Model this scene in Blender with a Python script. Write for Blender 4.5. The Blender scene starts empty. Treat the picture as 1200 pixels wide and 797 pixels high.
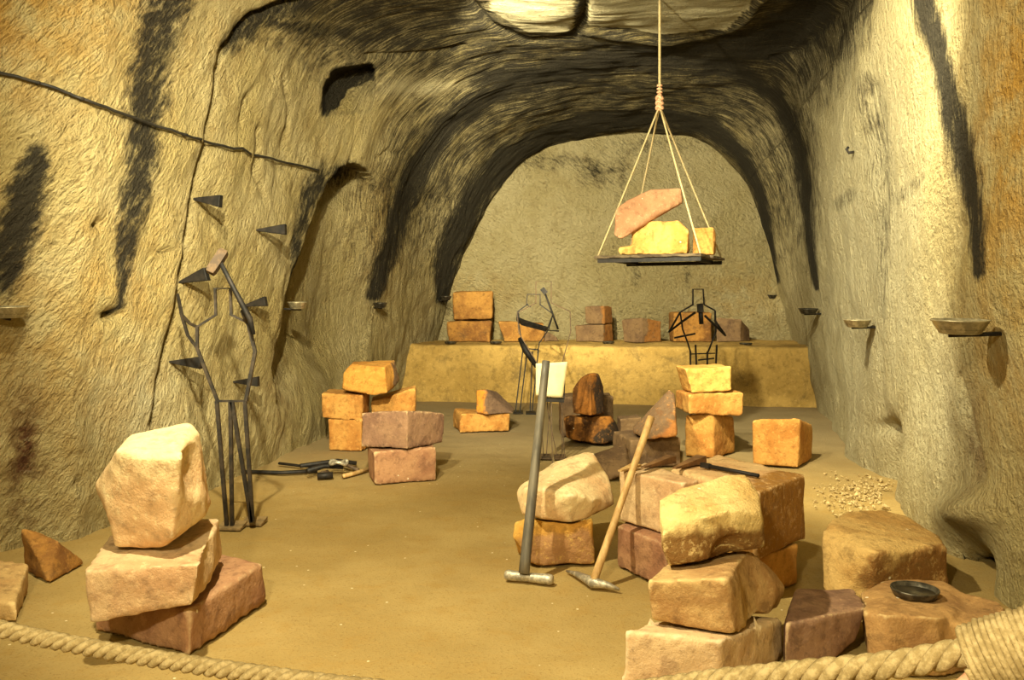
import bpy, bmesh, math, random
import numpy as np
from mathutils import Vector, Matrix, noise
from mathutils.bvhtree import BVHTree

random.seed(7)
rng = np.random.default_rng(7)
SC = bpy.context.scene
COL = SC.collection

# ------------------------------------------------------------------ camera
H, F, YH = 1.59, 1000.0, 353.0          # eye height, focal length in px, horizon row
cam = bpy.data.objects.new('camera', bpy.data.cameras.new('camera'))
COL.objects.link(cam)
cam.location = (0, 0, H)
cam.rotation_euler = (math.radians(90), 0, 0)
cam.data.sensor_width = 36
cam.data.lens = 36 * F / 1200
cam.data.shift_y = -(398.5 - YH) / 1200
cam.data.clip_start = 0.05
SC.camera = cam

def P(px, py, d):                        # measured position: photo pixel at a known distance
    return Vector(((px - 600) * d / F, d, H - (py - YH) * d / F))
def dist(py, z=0.0):                     # distance of a point at height z seen on row py
    return (H - z) * F / (py - YH)

# ------------------------------------------------------------------ tagging helpers
def tag(o, label=None, cat=None, group=None, kind=None):
    if label: o['label'] = label
    if cat: o['category'] = cat
    if group: o['group'] = group
    if kind: o['kind'] = kind
    return o

def root(name, loc, label, cat, group=None):
    o = bpy.data.objects.new(name, None)
    o.empty_display_size = 0.1
    COL.objects.link(o)
    o.location = loc
    return tag(o, label, cat, group)

def link(name, me, mat, parent=None, origin=None, smooth=True):
    """link mesh (world coordinates) as one object, re-centred on its parent or origin"""
    o = bpy.data.objects.new(name, me)
    COL.objects.link(o)
    if mat: 
        me.materials.clear(); me.materials.append(mat)
    if smooth:
        me.polygons.foreach_set('use_smooth', [True] * len(me.polygons))
    if parent is not None:
        off = Vector(parent.location)
        if parent.parent: off = off + Vector(parent.parent.location)
        me.transform(Matrix.Translation(-off))
        o.parent = parent
    elif origin is not None:
        me.transform(Matrix.Translation(-Vector(origin)))
        o.location = origin
    me.update()
    return o

def mesh_from(verts, faces, name='m'):
    me = bpy.data.meshes.new(name)
    me.from_pydata([tuple(v) for v in verts], [], faces)
    me.update()
    return me

# ------------------------------------------------------------------ materials
def lin(r, g, b):
    f = lambda c: (c / 12.92 if c <= .04045 else ((c + .055) / 1.055) ** 2.4)
    return (f(r / 255), f(g / 255), f(b / 255), 1)

class NT:
    def __init__(s, name, rough=.9, spec=.2, metal=0.0):
        s.m = bpy.data.materials.new(name); s.m.use_nodes = True
        s.t = s.m.node_tree; s.n = s.t.nodes; s.l = s.t.links
        s.b = s.n['Principled BSDF']
        s.b.inputs['Roughness'].default_value = rough
        s.b.inputs['Specular IOR Level'].default_value = spec
        s.b.inputs['Metallic'].default_value = metal
    def new(s, t, **kw):
        n = s.n.new(t)
        for k, v in kw.items(): setattr(n, k, v)
        return n
    def put(s, sock, v):
        if isinstance(v, bpy.types.NodeSocket): s.l.new(v, sock)
        else: sock.default_value = v
    def coord(s, which='Object'):
        return s.new('ShaderNodeTexCoord').outputs[which]
    def attr(s, name, out='Fac'):
        n = s.new('ShaderNodeAttribute'); n.attribute_name = name
        return n.outputs[out]
    def mapping(s, vec, scale=(1, 1, 1), rot=(0, 0, 0), loc=(0, 0, 0)):
        n = s.new('ShaderNodeMapping')
        s.l.new(vec, n.inputs['Vector'])
        n.inputs['Scale'].default_value = scale; n.inputs['Rotation'].default_value = rot
        n.inputs['Location'].default_value = loc
        return n.outputs[0]
    def noise(s, vec, scale, detail=4, rough=.6, dist=0.0):
        n = s.new('ShaderNodeTexNoise')
        s.l.new(vec, n.inputs['Vector'])
        n.inputs['Scale'].default_value = scale; n.inputs['Detail'].default_value = detail
        n.inputs['Roughness'].default_value = rough; n.inputs['Distortion'].default_value = dist
        return n.outputs['Fac']
    def voro(s, vec, scale, feature='F1'):
        n = s.new('ShaderNodeTexVoronoi', feature=feature)
        s.l.new(vec, n.inputs['Vector']); n.inputs['Scale'].default_value = scale
        return n.outputs['Distance']
    def math(s, op, a, b=0.0, c=None, clamp=False):
        n = s.new('ShaderNodeMath', operation=op, use_clamp=clamp)
        s.put(n.inputs[0], a); s.put(n.inputs[1], b)
        if c is not None: s.put(n.inputs[2], c)
        return n.outputs[0]
    def ss(s, v, lo, hi, a=0.0, b=1.0):
        n = s.new('ShaderNodeMapRange', interpolation_type='SMOOTHSTEP')
        s.put(n.inputs['Value'], v)
        n.inputs['From Min'].default_value = lo; n.inputs['From Max'].default_value = hi
        n.inputs['To Min'].default_value = a; n.inputs['To Max'].default_value = b
        return n.outputs[0]
    def mix(s, f, a, b, blend='MIX'):
        n = s.new('ShaderNodeMix', data_type='RGBA', blend_type=blend)
        s.put(n.inputs[0], f); s.put(n.inputs[6], a); s.put(n.inputs[7], b)
        return n.outputs[2]
    def bump(s, h, strength, distance, normal=None):
        n = s.new('ShaderNodeBump')
        s.put(n.inputs['Height'], h)
        n.inputs['Strength'].default_value = strength; n.inputs['Distance'].default_value = distance
        if normal: s.l.new(normal, n.inputs['Normal'])
        return n.outputs[0]
    def done(s, color, normal=None, rough=None):
        s.put(s.b.inputs['Base Color'], color)
        if normal: s.l.new(normal, s.b.inputs['Normal'])
        if rough is not None: s.put(s.b.inputs['Roughness'], rough)
        return s.m

def cave_material(name, kind):
    t = NT(name, .92, .15)
    oc = t.coord('Object')
    st = t.attr('stroke', 'Vector')          # (across, along, 0) metres on the rock face
    soot, iron, pale, ceil = t.attr('soot'), t.attr('iron'), t.attr('pale'), t.attr('ceil')
    big = t.noise(oc, .9, 5, .6); mid = t.noise(oc, 4.5, 5, .65); fine = t.noise(oc, 38, 4, .7)
    # base ochre
    c = t.mix(t.ss(big, .35, .65), lin(188, 168, 112), lin(206, 188, 138))
    c = t.mix(t.ss(mid, .45, .75, 0, .55), c, lin(164, 140, 88))
    c = t.mix(t.math('MULTIPLY', pale, t.ss(mid, .2, .75, 1, .7)), c, lin(206, 198, 166))
    c = t.mix(t.math('MULTIPLY', iron, t.ss(mid, .3, .62)), c, lin(192, 146, 66))
    c = t.mix(t.math('MULTIPLY', t.attr('brown'), t.ss(mid, .35, .6)), c, lin(96, 62, 40))
    c = t.mix(t.ss(fine, .55, .8, 0, .35), c, lin(150, 118, 62))
    pit = t.noise(oc, 17, 5, .7)
    c = t.mix(t.ss(pit, .56, .7, 0, .5), c, lin(138, 110, 66))
    c = t.mix(t.ss(pit, .42, .3, 0, .4), c, lin(226, 210, 164))
    # chisel strokes
    s1 = t.noise(t.mapping(st, (24, 7.0, 1)), 1.0, 5, .66, .4)
    s2 = t.noise(t.mapping(st, (60, 15.0, 1)), 1.0, 3, .65, .3)
    h = t.math('ADD', t.math('MULTIPLY', s1, 1.0), t.math('MULTIPLY', s2, .45))
    h = t.math('ADD', t.math('MULTIPLY', h, t.attr('rough')), t.math('MULTIPLY', pit, -1.0))
    h = t.math('ADD', h, t.math('MULTIPLY', fine, .12))
    # soot clings to the stone with ragged edges and leaves the ridges of the strokes clean
    sn = t.math('ADD', t.math('MULTIPLY', t.math('SUBTRACT', mid, .5), .8),
                t.math('MULTIPLY', t.math('SUBTRACT', s1, .5), 1.5))
    sn = t.math('ADD', sn, t.math('MULTIPLY', t.math('SUBTRACT', fine, .5), .5))
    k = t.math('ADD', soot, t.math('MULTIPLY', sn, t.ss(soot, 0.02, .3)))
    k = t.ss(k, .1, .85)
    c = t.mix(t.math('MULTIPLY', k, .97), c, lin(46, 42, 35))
    n = t.bump(h, 1.0, .15)
    return t.done(c, n)

def stone_material(name, c1, c2, c3=None, scale=2.5, speck=True, bands=0.0, axis=None, split=0.0, chip=None, strength=.5):
    """c1/c2 mottled sandstone; c3 = crust colour on one side of the block (direction axis, offset split)"""
    t = NT(name, .9, .2)
    oc = t.coord('Object')
    inf = t.new('ShaderNodeObjectInfo').outputs['Random']
    off = t.new('ShaderNodeCombineXYZ'); 
    for i in range(3): t.l.new(t.math('MULTIPLY', inf, 17.3 + 9 * i), off.inputs[i])
    v = t.new('ShaderNodeVectorMath', operation='ADD'); t.l.new(oc, v.inputs[0]); t.l.new(off.outputs[0], v.inputs[1])
    vc = v.outputs[0]
    a = t.noise(vc, scale, 5, .6, .4); b = t.noise(vc, scale * 6, 4, .65); fine = t.noise(vc, 60, 3, .7)
    c = t.mix(t.ss(a, .38, .64), lin(*c1), lin(*c2))
    if bands:
        w = t.noise(t.mapping(vc, (9, 9, 1.0)), 1.0, 3, .5)
        c = t.mix(t.ss(w, .5, .66, 0, bands), c, lin(*[x * .62 for x in c2]))
    if c3 and axis:
        d = t.new('ShaderNodeVectorMath', operation='DOT_PRODUCT')
        t.l.new(oc, d.inputs[0]); d.inputs[1].default_value = axis
        f = t.math('ADD', d.outputs['Value'], t.math('MULTIPLY', t.math('SUBTRACT', a, .5), .35))
        c = t.mix(t.ss(f, split - .025, split + .025), c, lin(*c3))
    elif c3:
        c = t.mix(t.ss(t.noise(vc, scale * 1.6, 6, .72, .6), .5, .72, 0, .75), c, lin(*c3))
    c = t.mix(t.ss(b, .5, .68, 0, .5), c, lin(*[x * .72 for x in c2]))
    g2 = t.noise(vc, 22, 5, .75)
    c = t.mix(t.ss(g2, .56, .7, 0, .45), c, lin(*[x * .62 for x in c2]))
    c = t.mix(t.ss(g2, .46, .34, 0, .4), c, lin(*[min(255, x * 1.1 + 12) for x in c1]))
    c = t.mix(t.ss(fine, .58, .8, 0, .25), c, lin(*[min(255, x * 1.15 + 12) for x in c1]))
    # worn, chipped arrises show fresh pale stone
    geo = t.new('ShaderNodeNewGeometry')
    e = t.math('ADD', geo.outputs['Pointiness'], t.math('MULTIPLY', t.math('SUBTRACT', g2, .5), .09))
    c = t.mix(t.ss(e, .535, .58, 0, .7), c, lin(*(chip or [min(255, x * 1.12 + 14) for x in c1])))
    if speck:
        vd = t.voro(vc, 5.5)
        c = t.mix(t.ss(vd, .05, .035, 0, .85), c, lin(240, 226, 196))
    h = t.math('ADD', t.math('MULTIPLY', b, .5), t.math('MULTIPLY', fine, .3))
    h = t.math('ADD', h, t.math('MULTIPLY', g2, .8))
    return t.done(c, t.bump(h, strength * .8, .03))

def floor_material():
    t = NT('sandy_floor', .95, .1)
    oc = t.coord('Object')
    a = t.noise(oc, .8, 5, .6); b = t.noise(oc, 6, 5, .65); f = t.noise(oc, 70, 4, .75)
    tr = t.noise(t.mapping(oc, (2.0, 9.0, 1)), 1, 5, .65)
    c = t.mix(t.ss(a, .35, .65), lin(156, 130, 78), lin(172, 146, 92))
    c = t.mix(t.ss(b, .48, .72, 0, .45), c, lin(160, 126, 66))
    c = t.mix(t.ss(tr, .52, .7, 0, .4), c, lin(166, 134, 76))
    c = t.mix(t.ss(f, .53, .68, 0, .6), c, lin(124, 94, 48))
    c = t.mix(t.attr('grey'), c, lin(146, 130, 100))
    vd = t.voro(oc, 7)
    c = t.mix(t.ss(vd, .055, .035, 0, .8), c, lin(238, 222, 180))
    h = t.math('ADD', t.math('MULTIPLY', b, .8), t.math('MULTIPLY', f, .5))
    return t.done(c, t.bump(h, .6, .02))

def simple_material(name, c1, c2, rough=.6, metal=0.0, scale=12, spec=.4, stretch=(1, 1, 1), bump=.3):
    t = NT(name, rough, spec, metal)
    v = t.mapping(t.coord('Object'), stretch)
    a = t.noise(v, scale, 5, .65); f = t.noise(v, scale * 7, 3, .7)
    c = t.mix(t.ss(a, .4, .62), lin(*c1), lin(*c2))
    h = t.math('ADD', a, t.math('MULTIPLY', f, .5))
    return t.done(c, t.bump(h, bump, .006))

M_WALL = cave_material('chiselled_tuff', 'wall')
M_FLOOR = floor_material()
M_IRON = simple_material('dark_iron', (44, 40, 35), (70, 60, 48), .55, .5, 14)
M_RUST = simple_material('brown_iron', (74, 60, 46), (104, 82, 58), .7, .3, 16)
M_BLACK = simple_material('black_iron', (26, 24, 22), (44, 38, 32), .6, .3, 14)
M_STEEL = simple_material('worn_steel', (150, 142, 126), (206, 196, 172), .45, .55, 30)
M_DISH = simple_material('grey_tin', (150, 140, 112), (196, 184, 150), .38, .55, 20)
M_DARKDISH = simple_material('tarnished_tin', (62, 58, 50), (104, 98, 84), .4, .7, 20)
M_OIL = simple_material('dark_residue', (40, 34, 26), (78, 68, 50), .3, 0, 20)
M_GREYWOOD = simple_material('grey_painted_handle', (92, 88, 80), (132, 124, 108), .5, .2, 8, stretch=(1, 1, .15))
M_WOOD = simple_material('ash_handle', (172, 134, 80), (206, 170, 112), .65, 0, 14, stretch=(1, 1, .12))
M_DARKWOOD = simple_material('brown_wood', (96, 66, 38), (136, 98, 58), .75, 0, 14, stretch=(.3, 1, 1))
M_BOARD = simple_material('weathered_board', (64, 53, 38), (104, 88, 64), .85, 0, 8, stretch=(.4, 3, 3))
M_ROPE = simple_material('hemp_rope', (160, 138, 94), (192, 170, 124), .9, 0, 60, .1, bump=.6)
M_ROPE2 = simple_material('pale_hoist_rope', (176, 156, 112), (200, 180, 138), .9, 0, 60, .1, bump=.6)
M_PAPER = simple_material('cream_sheet', (214, 198, 148), (222, 208, 164), .7, 0, 6, bump=.05)
M_CABLE = simple_material('black_cable', (30, 28, 25), (46, 42, 36), .5, 0, 20)
M_CUT = simple_material('rope_cut_end', (206, 150, 116), (224, 180, 140), .9, 0, 40)
M_GRAVEL = simple_material('pale_gravel', (150, 126, 80), (196, 172, 120), .9, 0, 30)

# ------------------------------------------------------------------ cave shell
SEC = {   # knots (fraction of width, height) of the tunnel's cross-section at four distances
 5.0: [(0,0),(0,.8),(0,1.6),(.004,2.4),(.02,3.3),(.06,4.2),(.16,4.6),(.30,4.74),(.5,4.8),(.68,4.8),(.82,4.8),(.965,4.75),(.98,3.4),(.985,2.4),(.99,1.6),(.995,.8),(1,0)],
 8.6: [(0,0),(0,.8),(.004,1.6),(.012,2.4),(.03,3.3),(.07,4.1),(.16,4.55),(.30,4.68),(.5,4.7),(.68,4.72),(.82,4.72),(.975,4.70),(.98,3.4),(.985,2.4),(.99,1.6),(.995,.8),(1,0)],
 10.4: [(0,0),(.004,.8),(.01,1.6),(.03,2.4),(.06,3.2),(.115,4.0),(.20,4.48),(.34,4.7),(.5,4.76),(.68,4.8),(.82,4.82),(.94,4.75),(.965,3.5),(.978,2.4),(.988,1.6),(.994,.8),(1,0)],
 11.85: [(0,0),(.01,.8),(.02,1.6),(.05,2.4),(.09,3.16),(.16,3.95),(.25,4.4),(.38,4.66),(.52,4.74),(.66,4.78),(.80,4.73),(.90,4.42),(.955,3.6),(.975,2.4),(.985,1.6),(.993,.8),(1,0)],
 15.0: [(0,0),(.035,.8),(.07,1.6),(.115,2.4),(.165,3.15),(.235,3.87),(.338,4.33),(.45,4.52),(.54,4.58),(.64,4.58),(.744,4.42),(.835,3.96),(.89,3.28),(.935,2.4),(.962,1.6),(.985,.8),(1,0)],
}
XL = ([-2, 3, 4.5, 5.35, 5.74, 6.6, 8.3, 10, 15, 16], [-4.3, -4.1, -3.75, -3.25, -2.88, -2.66, -2.42, -2.2, -1.65, -1.54])
XR = ([-2, 4.7, 15, 16], [1.3, 2.62, 5.02, 5.25])

def catmull(pts, n):
    pts = np.array(pts, float)
    p = np.vstack([2 * pts[0] - pts[1], pts, 2 * pts[-1] - pts[-2]])
    out = []
    for i in range(1, len(p) - 2):
        u = np.linspace(0, 1, n, endpoint=False)[:, None]
        a, b, c, d = p[i-1], p[i], p[i+1], p[i+2]
        out.append(.5 * ((2*b) + (-a + c)*u + (2*a - 5*b + 4*c - d)*u**2 + (-a + 3*b - 3*c + d)*u**3))
    out.append(p[-2][None])
    return np.vstack(out)

NP = 430                                  # samples round the profile
rings = list(np.arange(-1.6, 3.8, .3)) + list(np.arange(3.8, 15.45, .034))
rings = np.array(rings); NR = len(rings)
keys = sorted(SEC)
V = np.zeros((NR, NP, 3)); U = np.zeros((NR, NP))
for r, d in enumerate(rings):
    dd = min(max(d, keys[0]), keys[-1])
    j = max(i for i in range(len(keys)) if keys[i] <= dd)
    if j == len(keys) - 1: knots = np.array(SEC[keys[-1]])
    else:
        w = (dd - keys[j]) / (keys[j+1] - keys[j]); w = w * w * (3 - 2 * w)
        knots = (1 - w) * np.array(SEC[keys[j]]) + w * np.array(SEC[keys[j+1]])
    xl, xr = np.interp(d, *XL), np.interp(d, *XR)
    k = knots.copy(); k[:, 0] = xl + (xr - xl) * k[:, 0]
    c = catmull(k, 24)
    L = np.concatenate([[0], np.cumsum(np.linalg.norm(np.diff(c, axis=0), axis=1))])
    q = np.linspace(0, L[-1], NP)
    V[r, :, 0] = np.interp(q, L, c[:, 0]); V[r, :, 2] = np.interp(q, L, c[:, 1]); V[r, :, 1] = d
    U[r] = q
Uw = U / U[:, -1:]                        # 0..1 round the profile
# outward normals
du = np.gradient(V, axis=1); dv = np.gradient(V, axis=0)
N = np.cross(dv, du); N /= np.linalg.norm(N, axis=2, keepdims=True) + 1e-9
if N[NR//2, 5, 0] > 0: N = -N              # left wall's outward normal points to -X
N = N.reshape(-1, 3); V0 = V.reshape(-1, 3).copy()
dsafe = np.maximum(V0[:, 1], .3)
PX = 600 + F * V0[:, 0] / dsafe; PY = YH - F * (V0[:, 2] - H) / dsafe
vis = V0[:, 1] > 2.0
uu = Uw.reshape(-1); dd_ = V0[:, 1]; uL = U.reshape(-1)

def seg_dist(poly):
    """pixel distance to a polyline, with the interpolated half-width (third value) and side"""
    best = np.full(len(PX), 1e9); wid = np.ones(len(PX)); side = np.zeros(len(PX))
    for (a, b) in zip(poly[:-1], poly[1:]):
        ax, ay = a[:2]; bx, by = b[:2]
        ex, ey = bx - ax, by - ay; l2 = ex*ex + ey*ey
        t = np.clip(((PX-ax)*ex + (PY-ay)*ey) / l2, 0, 1)
        dx, dy = PX - ax - t*ex, PY - ay - t*ey
        ds = np.hypot(dx, dy)
        m = ds < best
        best[m] = ds[m]
        if len(a) > 2: wid[m] = (a[2] + t*(b[2]-a[2]))[m]
        side[m] = np.sign(ex*dy - ey*dx)[m]
    return best, wid, side
def inside(poly):
    c = np.zeros(len(PX), bool); n = len(poly)
    for i in range(n):
        x1, y1 = poly[i]; x2, y2 = poly[(i+1) % n]
        cr = ((y1 > PY) != (y2 > PY)) & (PX < (x2-x1) * (PY-y1) / ((y2-y1) + 1e-9) + x1)
        c ^= cr
    return c
def sstep(x, a, b):
    t = np.clip((x - a) / (b - a), 0, 1); return t*t*(3-2*t)
def blob(cx, cy, rx, ry):
    return np.where(vis, np.exp(-(((PX-cx)/rx)**2 + ((PY-cy)/ry)**2)), 0)

# ---- soot and painted recess shade, iron stain, pale mineral film
soot = np.zeros(len(PX)); 
def streak(poly, s=1.0, soft=1.0):
    global soot
    d, w, _ = seg_dist(poly)
    soot = np.maximum(soot, np.where(vis, s * (1 - sstep(d / w, .1, 1.7 * soft)), 0))
ceilw = sstep(V0[:, 2] + .0 * dd_, 3.75, 4.35)
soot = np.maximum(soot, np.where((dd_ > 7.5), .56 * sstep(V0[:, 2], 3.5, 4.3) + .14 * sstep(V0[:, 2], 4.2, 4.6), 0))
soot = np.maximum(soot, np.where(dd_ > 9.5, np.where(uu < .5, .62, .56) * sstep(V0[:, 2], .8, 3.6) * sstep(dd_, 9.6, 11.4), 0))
streak([(516,348,8),(522,315,16),(536,270,22),(556,228,24),(590,190,22),(640,160,20),(700,143,20),(770,138,18),(835,150,18),(872,182,15),(893,235,11),(905,285,8),(911,330,4)], 1.0)
streak([(441,348,6),(452,305,15),(468,260,20),(487,210,22),(522,152,24),(575,112,24),(640,88,24),(720,72,24),(800,70,22),(865,84,20),(908,112,17),(930,165,14),(944,240,11),(954,300,7),(958,338,3)], .95)
streak([(560,100,16),(640,90,24),(740,70,28),(830,64,30),(900,50,42),(945,22,46),(965,-20,46)], 1.0)
streak([(338,330,3),(342,280,8),(354,235,14),(372,205,17)], .75)
streak([(140,365,6),(146,330,9),(150,290,14),(157,240,20),(163,190,22),(170,130,24),(180,60,28),(195,0,30)], .82)
streak([(5,330,20),(15,290,28),(28,245,28),(38,200,22),(42,180,14)], .95)
streak([(1075,-30,13),(1090,30,14),(1108,80,15),(1125,140,16),(1142,200,17),(1156,260,15),(1165,318,9)], 1.0)
streak([(1015,90,10),(1022,160,14),(1028,240,12),(1030,330,8),(1030,375,5)], .36)
streak([(985,240,10),(1000,228,9)], .4); streak([(1040,235,10),(1085,205,7)], .35)
for p in ([(300,22,10),(380,38,16),(470,48,16),(560,60,14)], [(270,50,16),(310,20,16),(360,5,14)], [(545,0,12),(560,22,10),(610,48,12),(660,55,12),(684,30,8),(686,-10,8)],
          [(400,95,14),(380,130,8)]):  # last stroke: shade painted into the upper left of the hole
    streak(p, .75)
# shade of the hole and niche top, then clean-scraped ceiling panels
soot = np.maximum(soot, np.where(vis & inside([(376,132),(380,104),(394,84),(414,78),(438,74),(437,92),(410,104),(395,128)]), 1.0, 0))  # overhang shade painted black inside the upper hole
soot = np.maximum(soot, 1.2 * blob(402,206,22,15))  # overhang shade painted dark at the niche top
clean = np.where(vis, sstep(np.minimum(1, inside([(690,-60),(690,34),(780,38),(850,30),(878,8),(890,-60)])*1.0), 0, 1), 0)
clean = np.maximum(clean, np.where(vis & inside([(570,-60),(575,15),(620,38),(672,38),(674,-60)]), .75, 0))
clean = np.maximum(clean, .75 * blob(495, 100, 62, 12))
soot = soot * (1 - clean)
iron = np.zeros(len(PX))
for b, s in (((0,0,190,120),.8), ((40,430,170,170),.4), ((1195,120,48,260),1.0), ((1185,430,50,110),.5), ((120,330,110,90),.4), ((452,270,20,80),.4)):
    iron = np.maximum(iron, s * blob(*b))
iron = np.clip(iron, 0, 1)
pale = np.zeros(len(PX))
for b, s in (((1010,300,90,330),.9), ((170,470,70,60),.6), ((1090,470,70,130),.7), ((560,380,120,90),.2)):
    pale = np.maximum(pale, s * blob(*b))
pale = np.maximum(pale, clean * .8)
brown = np.clip(1.3 * blob(32, 540, 22, 75) + .5 * blob(330, 440, 20, 60) + .6*blob(1140,520,10,60), 0, 1)

# ---- relief: displacement along the outward normal (metres)
D = np.zeros(len(PX))
def groove(poly, depth, step=0.0):
    """a cut of the given depth; step > 0 sets the ground to the polyline's right side back"""
    global D
    d, w, sd = seg_dist(poly)
    D += np.where(vis, depth * np.exp(-(d / w) ** 2), 0)
    if step: D += np.where(vis & (sd < 0), step * np.exp(-d / (w * 7)), 0)
groove([(355,-5,3.5),(292,20,3.5),(259,60,3.5),(247,115,2.6),(236,180,2.4),(226,225,2.4),(219,265,2.4),(209,330,2.4),(206,380,2.4),(200,420,2.6),(192,460,2.6),(184,500,2.6)], .15, .05)
groove([(690,-20,3.5),(684,20,3.5),(672,44,4),(620,50,4),(575,32,4),(548,0,4)], .06)
groove([(690,40,4),(760,48,4),(830,42,4),(872,24,4),(895,-5,4)], -.05)
groove([(1002,-4,4),(970,28,4),(938,60,4),(905,66,4)], .05)
groove([(430,66,3),(500,62,3),(545,57,3)], .05)
groove([(1020,100,5),(1024,200,5),(1030,330,5),(1028,420,6),(1030,480,8)], .035)
groove([(300,150,3),(295,200,3),(306,240,2)], .04); groove([(275,170,3),(285,120,3),(296,100,3)], .03)
groove([(330,90,3),(338,130,3),(330,175,3)], .035); groove([(440,185,2.5),(452,176,2.5),(470,180,2.5)], .03)
groove([(415,130,3),(412,160,3),(405,190,3)], .03); groove([(1128,440,3),(1140,520,4),(1150,560,5)], .05)
for (x, y, rx, ry, s) in ((138,370,9,6,.14), (117,264,6,5,.09), (193,296,8,4,.08), (100,566,5,6,.09), (1172,400,5,9,.0), (1031,500,7,9,.12), (262,240,2,2,0)):
    D += s * blob(x, y, rx, ry)
# arched niche in the left wall: steep on its left edge, running out to the right
edge = [(322,400,3),(334,340,3),(347,295,3),(362,250,3),(378,215,3),(394,196,3),(410,190,3),(428,200,3),(446,226,3),(452,258,3)]
nd, _, _ = seg_dist(edge)
nin = inside([(316,430),(334,340),(347,295),(362,250),(378,215),(394,196),(410,190),(428,200),(446,226),(452,258),(448,330),(430,430),(380,500),(330,500)])
fade = (1 - sstep(PX, 395, 452)) * (1 - sstep(PY, 380, 500))
top = (1 - sstep(PY, 205, 262)) * (1 - sstep(PX, 418, 446))
D += np.where(vis & nin, sstep(nd, 0, 3) * .36 * fade, 0)
# the smaller hole above it
hin = inside([(376,132),(380,104),(394,84),(414,78),(438,74),(437,100),(432,128),(405,132)])
hd, _, _ = seg_dist([(376,132),(380,104),(394,84),(414,78),(438,74)])
DR = np.where(vis & hin, .55 * sstep(hd, 0, 3) * (1 - .8 * sstep(PX * .6 + PY, 325, 385)), 0)
DR += np.where(vis & nin, .45 * sstep(nd, 0, 3) * top, 0)
# hollows along the foot of the right wall
D += .30 * blob(1132, 672, 17, 26) + .30 * blob(1040, 540, 11, 45) + .1 * blob(960, 500, 14, 60)
D -= .10 * blob(1000, 560, 22, 60) + .16 * blob(1140, 600, 30, 22)
# broad unevenness and tool marks
across = np.zeros(len(PX)); along = np.zeros(len(PX))
isC = ceilw > .5
ang = np.where(uu < .5, math.radians(28), math.radians(8))
# walls: strokes run near-vertical, slanting; ceiling and far tunnel: strokes follow the arch
wall_a = dd_ * np.cos(ang) - uL * np.sin(ang) * np.where(uu < .5, 1, -1)
wall_b = dd_ * np.sin(ang) * np.where(uu < .5, 1, -1) + uL * np.cos(ang)
lean = .35
arch_a = dd_ + lean * np.abs(uu - .5) * 3; arch_b = uL
across = wall_a; along = wall_b
cl, cr = int(NP * .30), int(NP * .70)
mC = (uu >= cl / (NP - 1) - 1e-6) & (uu <= (cr) / (NP - 1) + 1e-6) | (dd_ > 9.6) & (uu < .5)
wall_far = mC & (ceilw < .05) & (V0[:, 2] < 3.2)
across = np.where(mC, arch_a * 1.5, across); along = np.where(mC, arch_b * .32, np.where(uu > .62, along * .45, along))
across = np.where(wall_far, (arch_a * .85 + .45 * arch_b) * 1.25, across); along = np.where(wall_far, (arch_b * .85 - .45 * arch_a) * .8, along)
W = np.array([noise.fractal(Vector((x*.55, y*.55, z*.55)), 1.0, 2.0, 4) for x, y, z in V0])
S = np.array([noise.fractal(Vector((a*10, b*3.2, 3.3)), 1.0, 2.1, 3) for a, b in zip(across, along)])
Wm = np.array([noise.fractal(Vector((x*3.2+9, y*3.2, z*3.2)), 1.0, 2.0, 3) for x, y, z in V0])
rough_r = np.where(uu > .62, .45, 1.0); rough_r = np.maximum(rough_r, sstep(V0[:, 2], 3.2, 4.2) * 1.0)
rough_r = np.where((uu < .45) & (dd_ > 9.3), 1.1, rough_r)
D += .10 * W + (.016 * S * (1 - ceilw) + .010 * S * ceilw) * rough_r + .02 * Wm * rough_r * (1 - .6 * mC)
foot = sstep(V0[:, 2], -.05, .25)
DR += np.where(vis, .4 * sstep(blob(1132, 674, 17, 26), .35, .6), 0)
RD = V0 - np.array([0, 0, H]); RD /= np.linalg.norm(RD, axis=1, keepdims=True)
V1 = V0 + N * D[:, None] + RD * DR[:, None]
V1[:, 2] = np.where(V0[:, 2] < .02, -.12, V1[:, 2])       # the walls run down into the floor
V1 = V1.reshape(NR, NP, 3)

def shell(name, c0, c1):
    idx = np.arange(NR * NP).reshape(NR, NP)[:, c0:c1]
    vs = V1[:, c0:c1].reshape(-1, 3); n = c1 - c0
    a = np.arange(NR * n).reshape(NR, n)
    q = np.stack([a[:-1, :-1], a[:-1, 1:], a[1:, 1:], a[1:, :-1]], -1).reshape(-1, 4)
    me = bpy.data.meshes.new(name)
    me.vertices.add(len(vs)); me.vertices.foreach_set('co', vs.ravel())
    me.loops.add(q.size); me.loops.foreach_set('vertex_index', q.ravel())
    me.polygons.add(len(q)); me.polygons.foreach_set('loop_start', np.arange(0, q.size, 4))
    me.polygons.foreach_set('loop_total', np.full(len(q), 4))
    me.update(calc_edges=True)
    f = idx.ravel()
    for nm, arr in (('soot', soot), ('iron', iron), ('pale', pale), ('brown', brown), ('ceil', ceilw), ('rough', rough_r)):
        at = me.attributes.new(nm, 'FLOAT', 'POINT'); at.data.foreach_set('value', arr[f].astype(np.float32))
    at = me.attributes.new('stroke', 'FLOAT_VECTOR', 'POINT')
    at.data.foreach_set('vector', np.stack([across[f], along[f], np.zeros(len(f))], -1).astype(np.float32).ravel())
    return tag(link(name, me, M_WALL), kind='structure')

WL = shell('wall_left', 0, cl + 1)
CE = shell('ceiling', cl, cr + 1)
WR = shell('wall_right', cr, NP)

def attr_fill(me, **kw):
    n = len(me.vertices)
    for k, v in kw.items():
        at = me.attributes.new(k, 'FLOAT', 'POINT')
        at.data.foreach_set('value', np.broadcast_to(np.asarray(v, np.float32), (n,)).copy())

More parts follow.
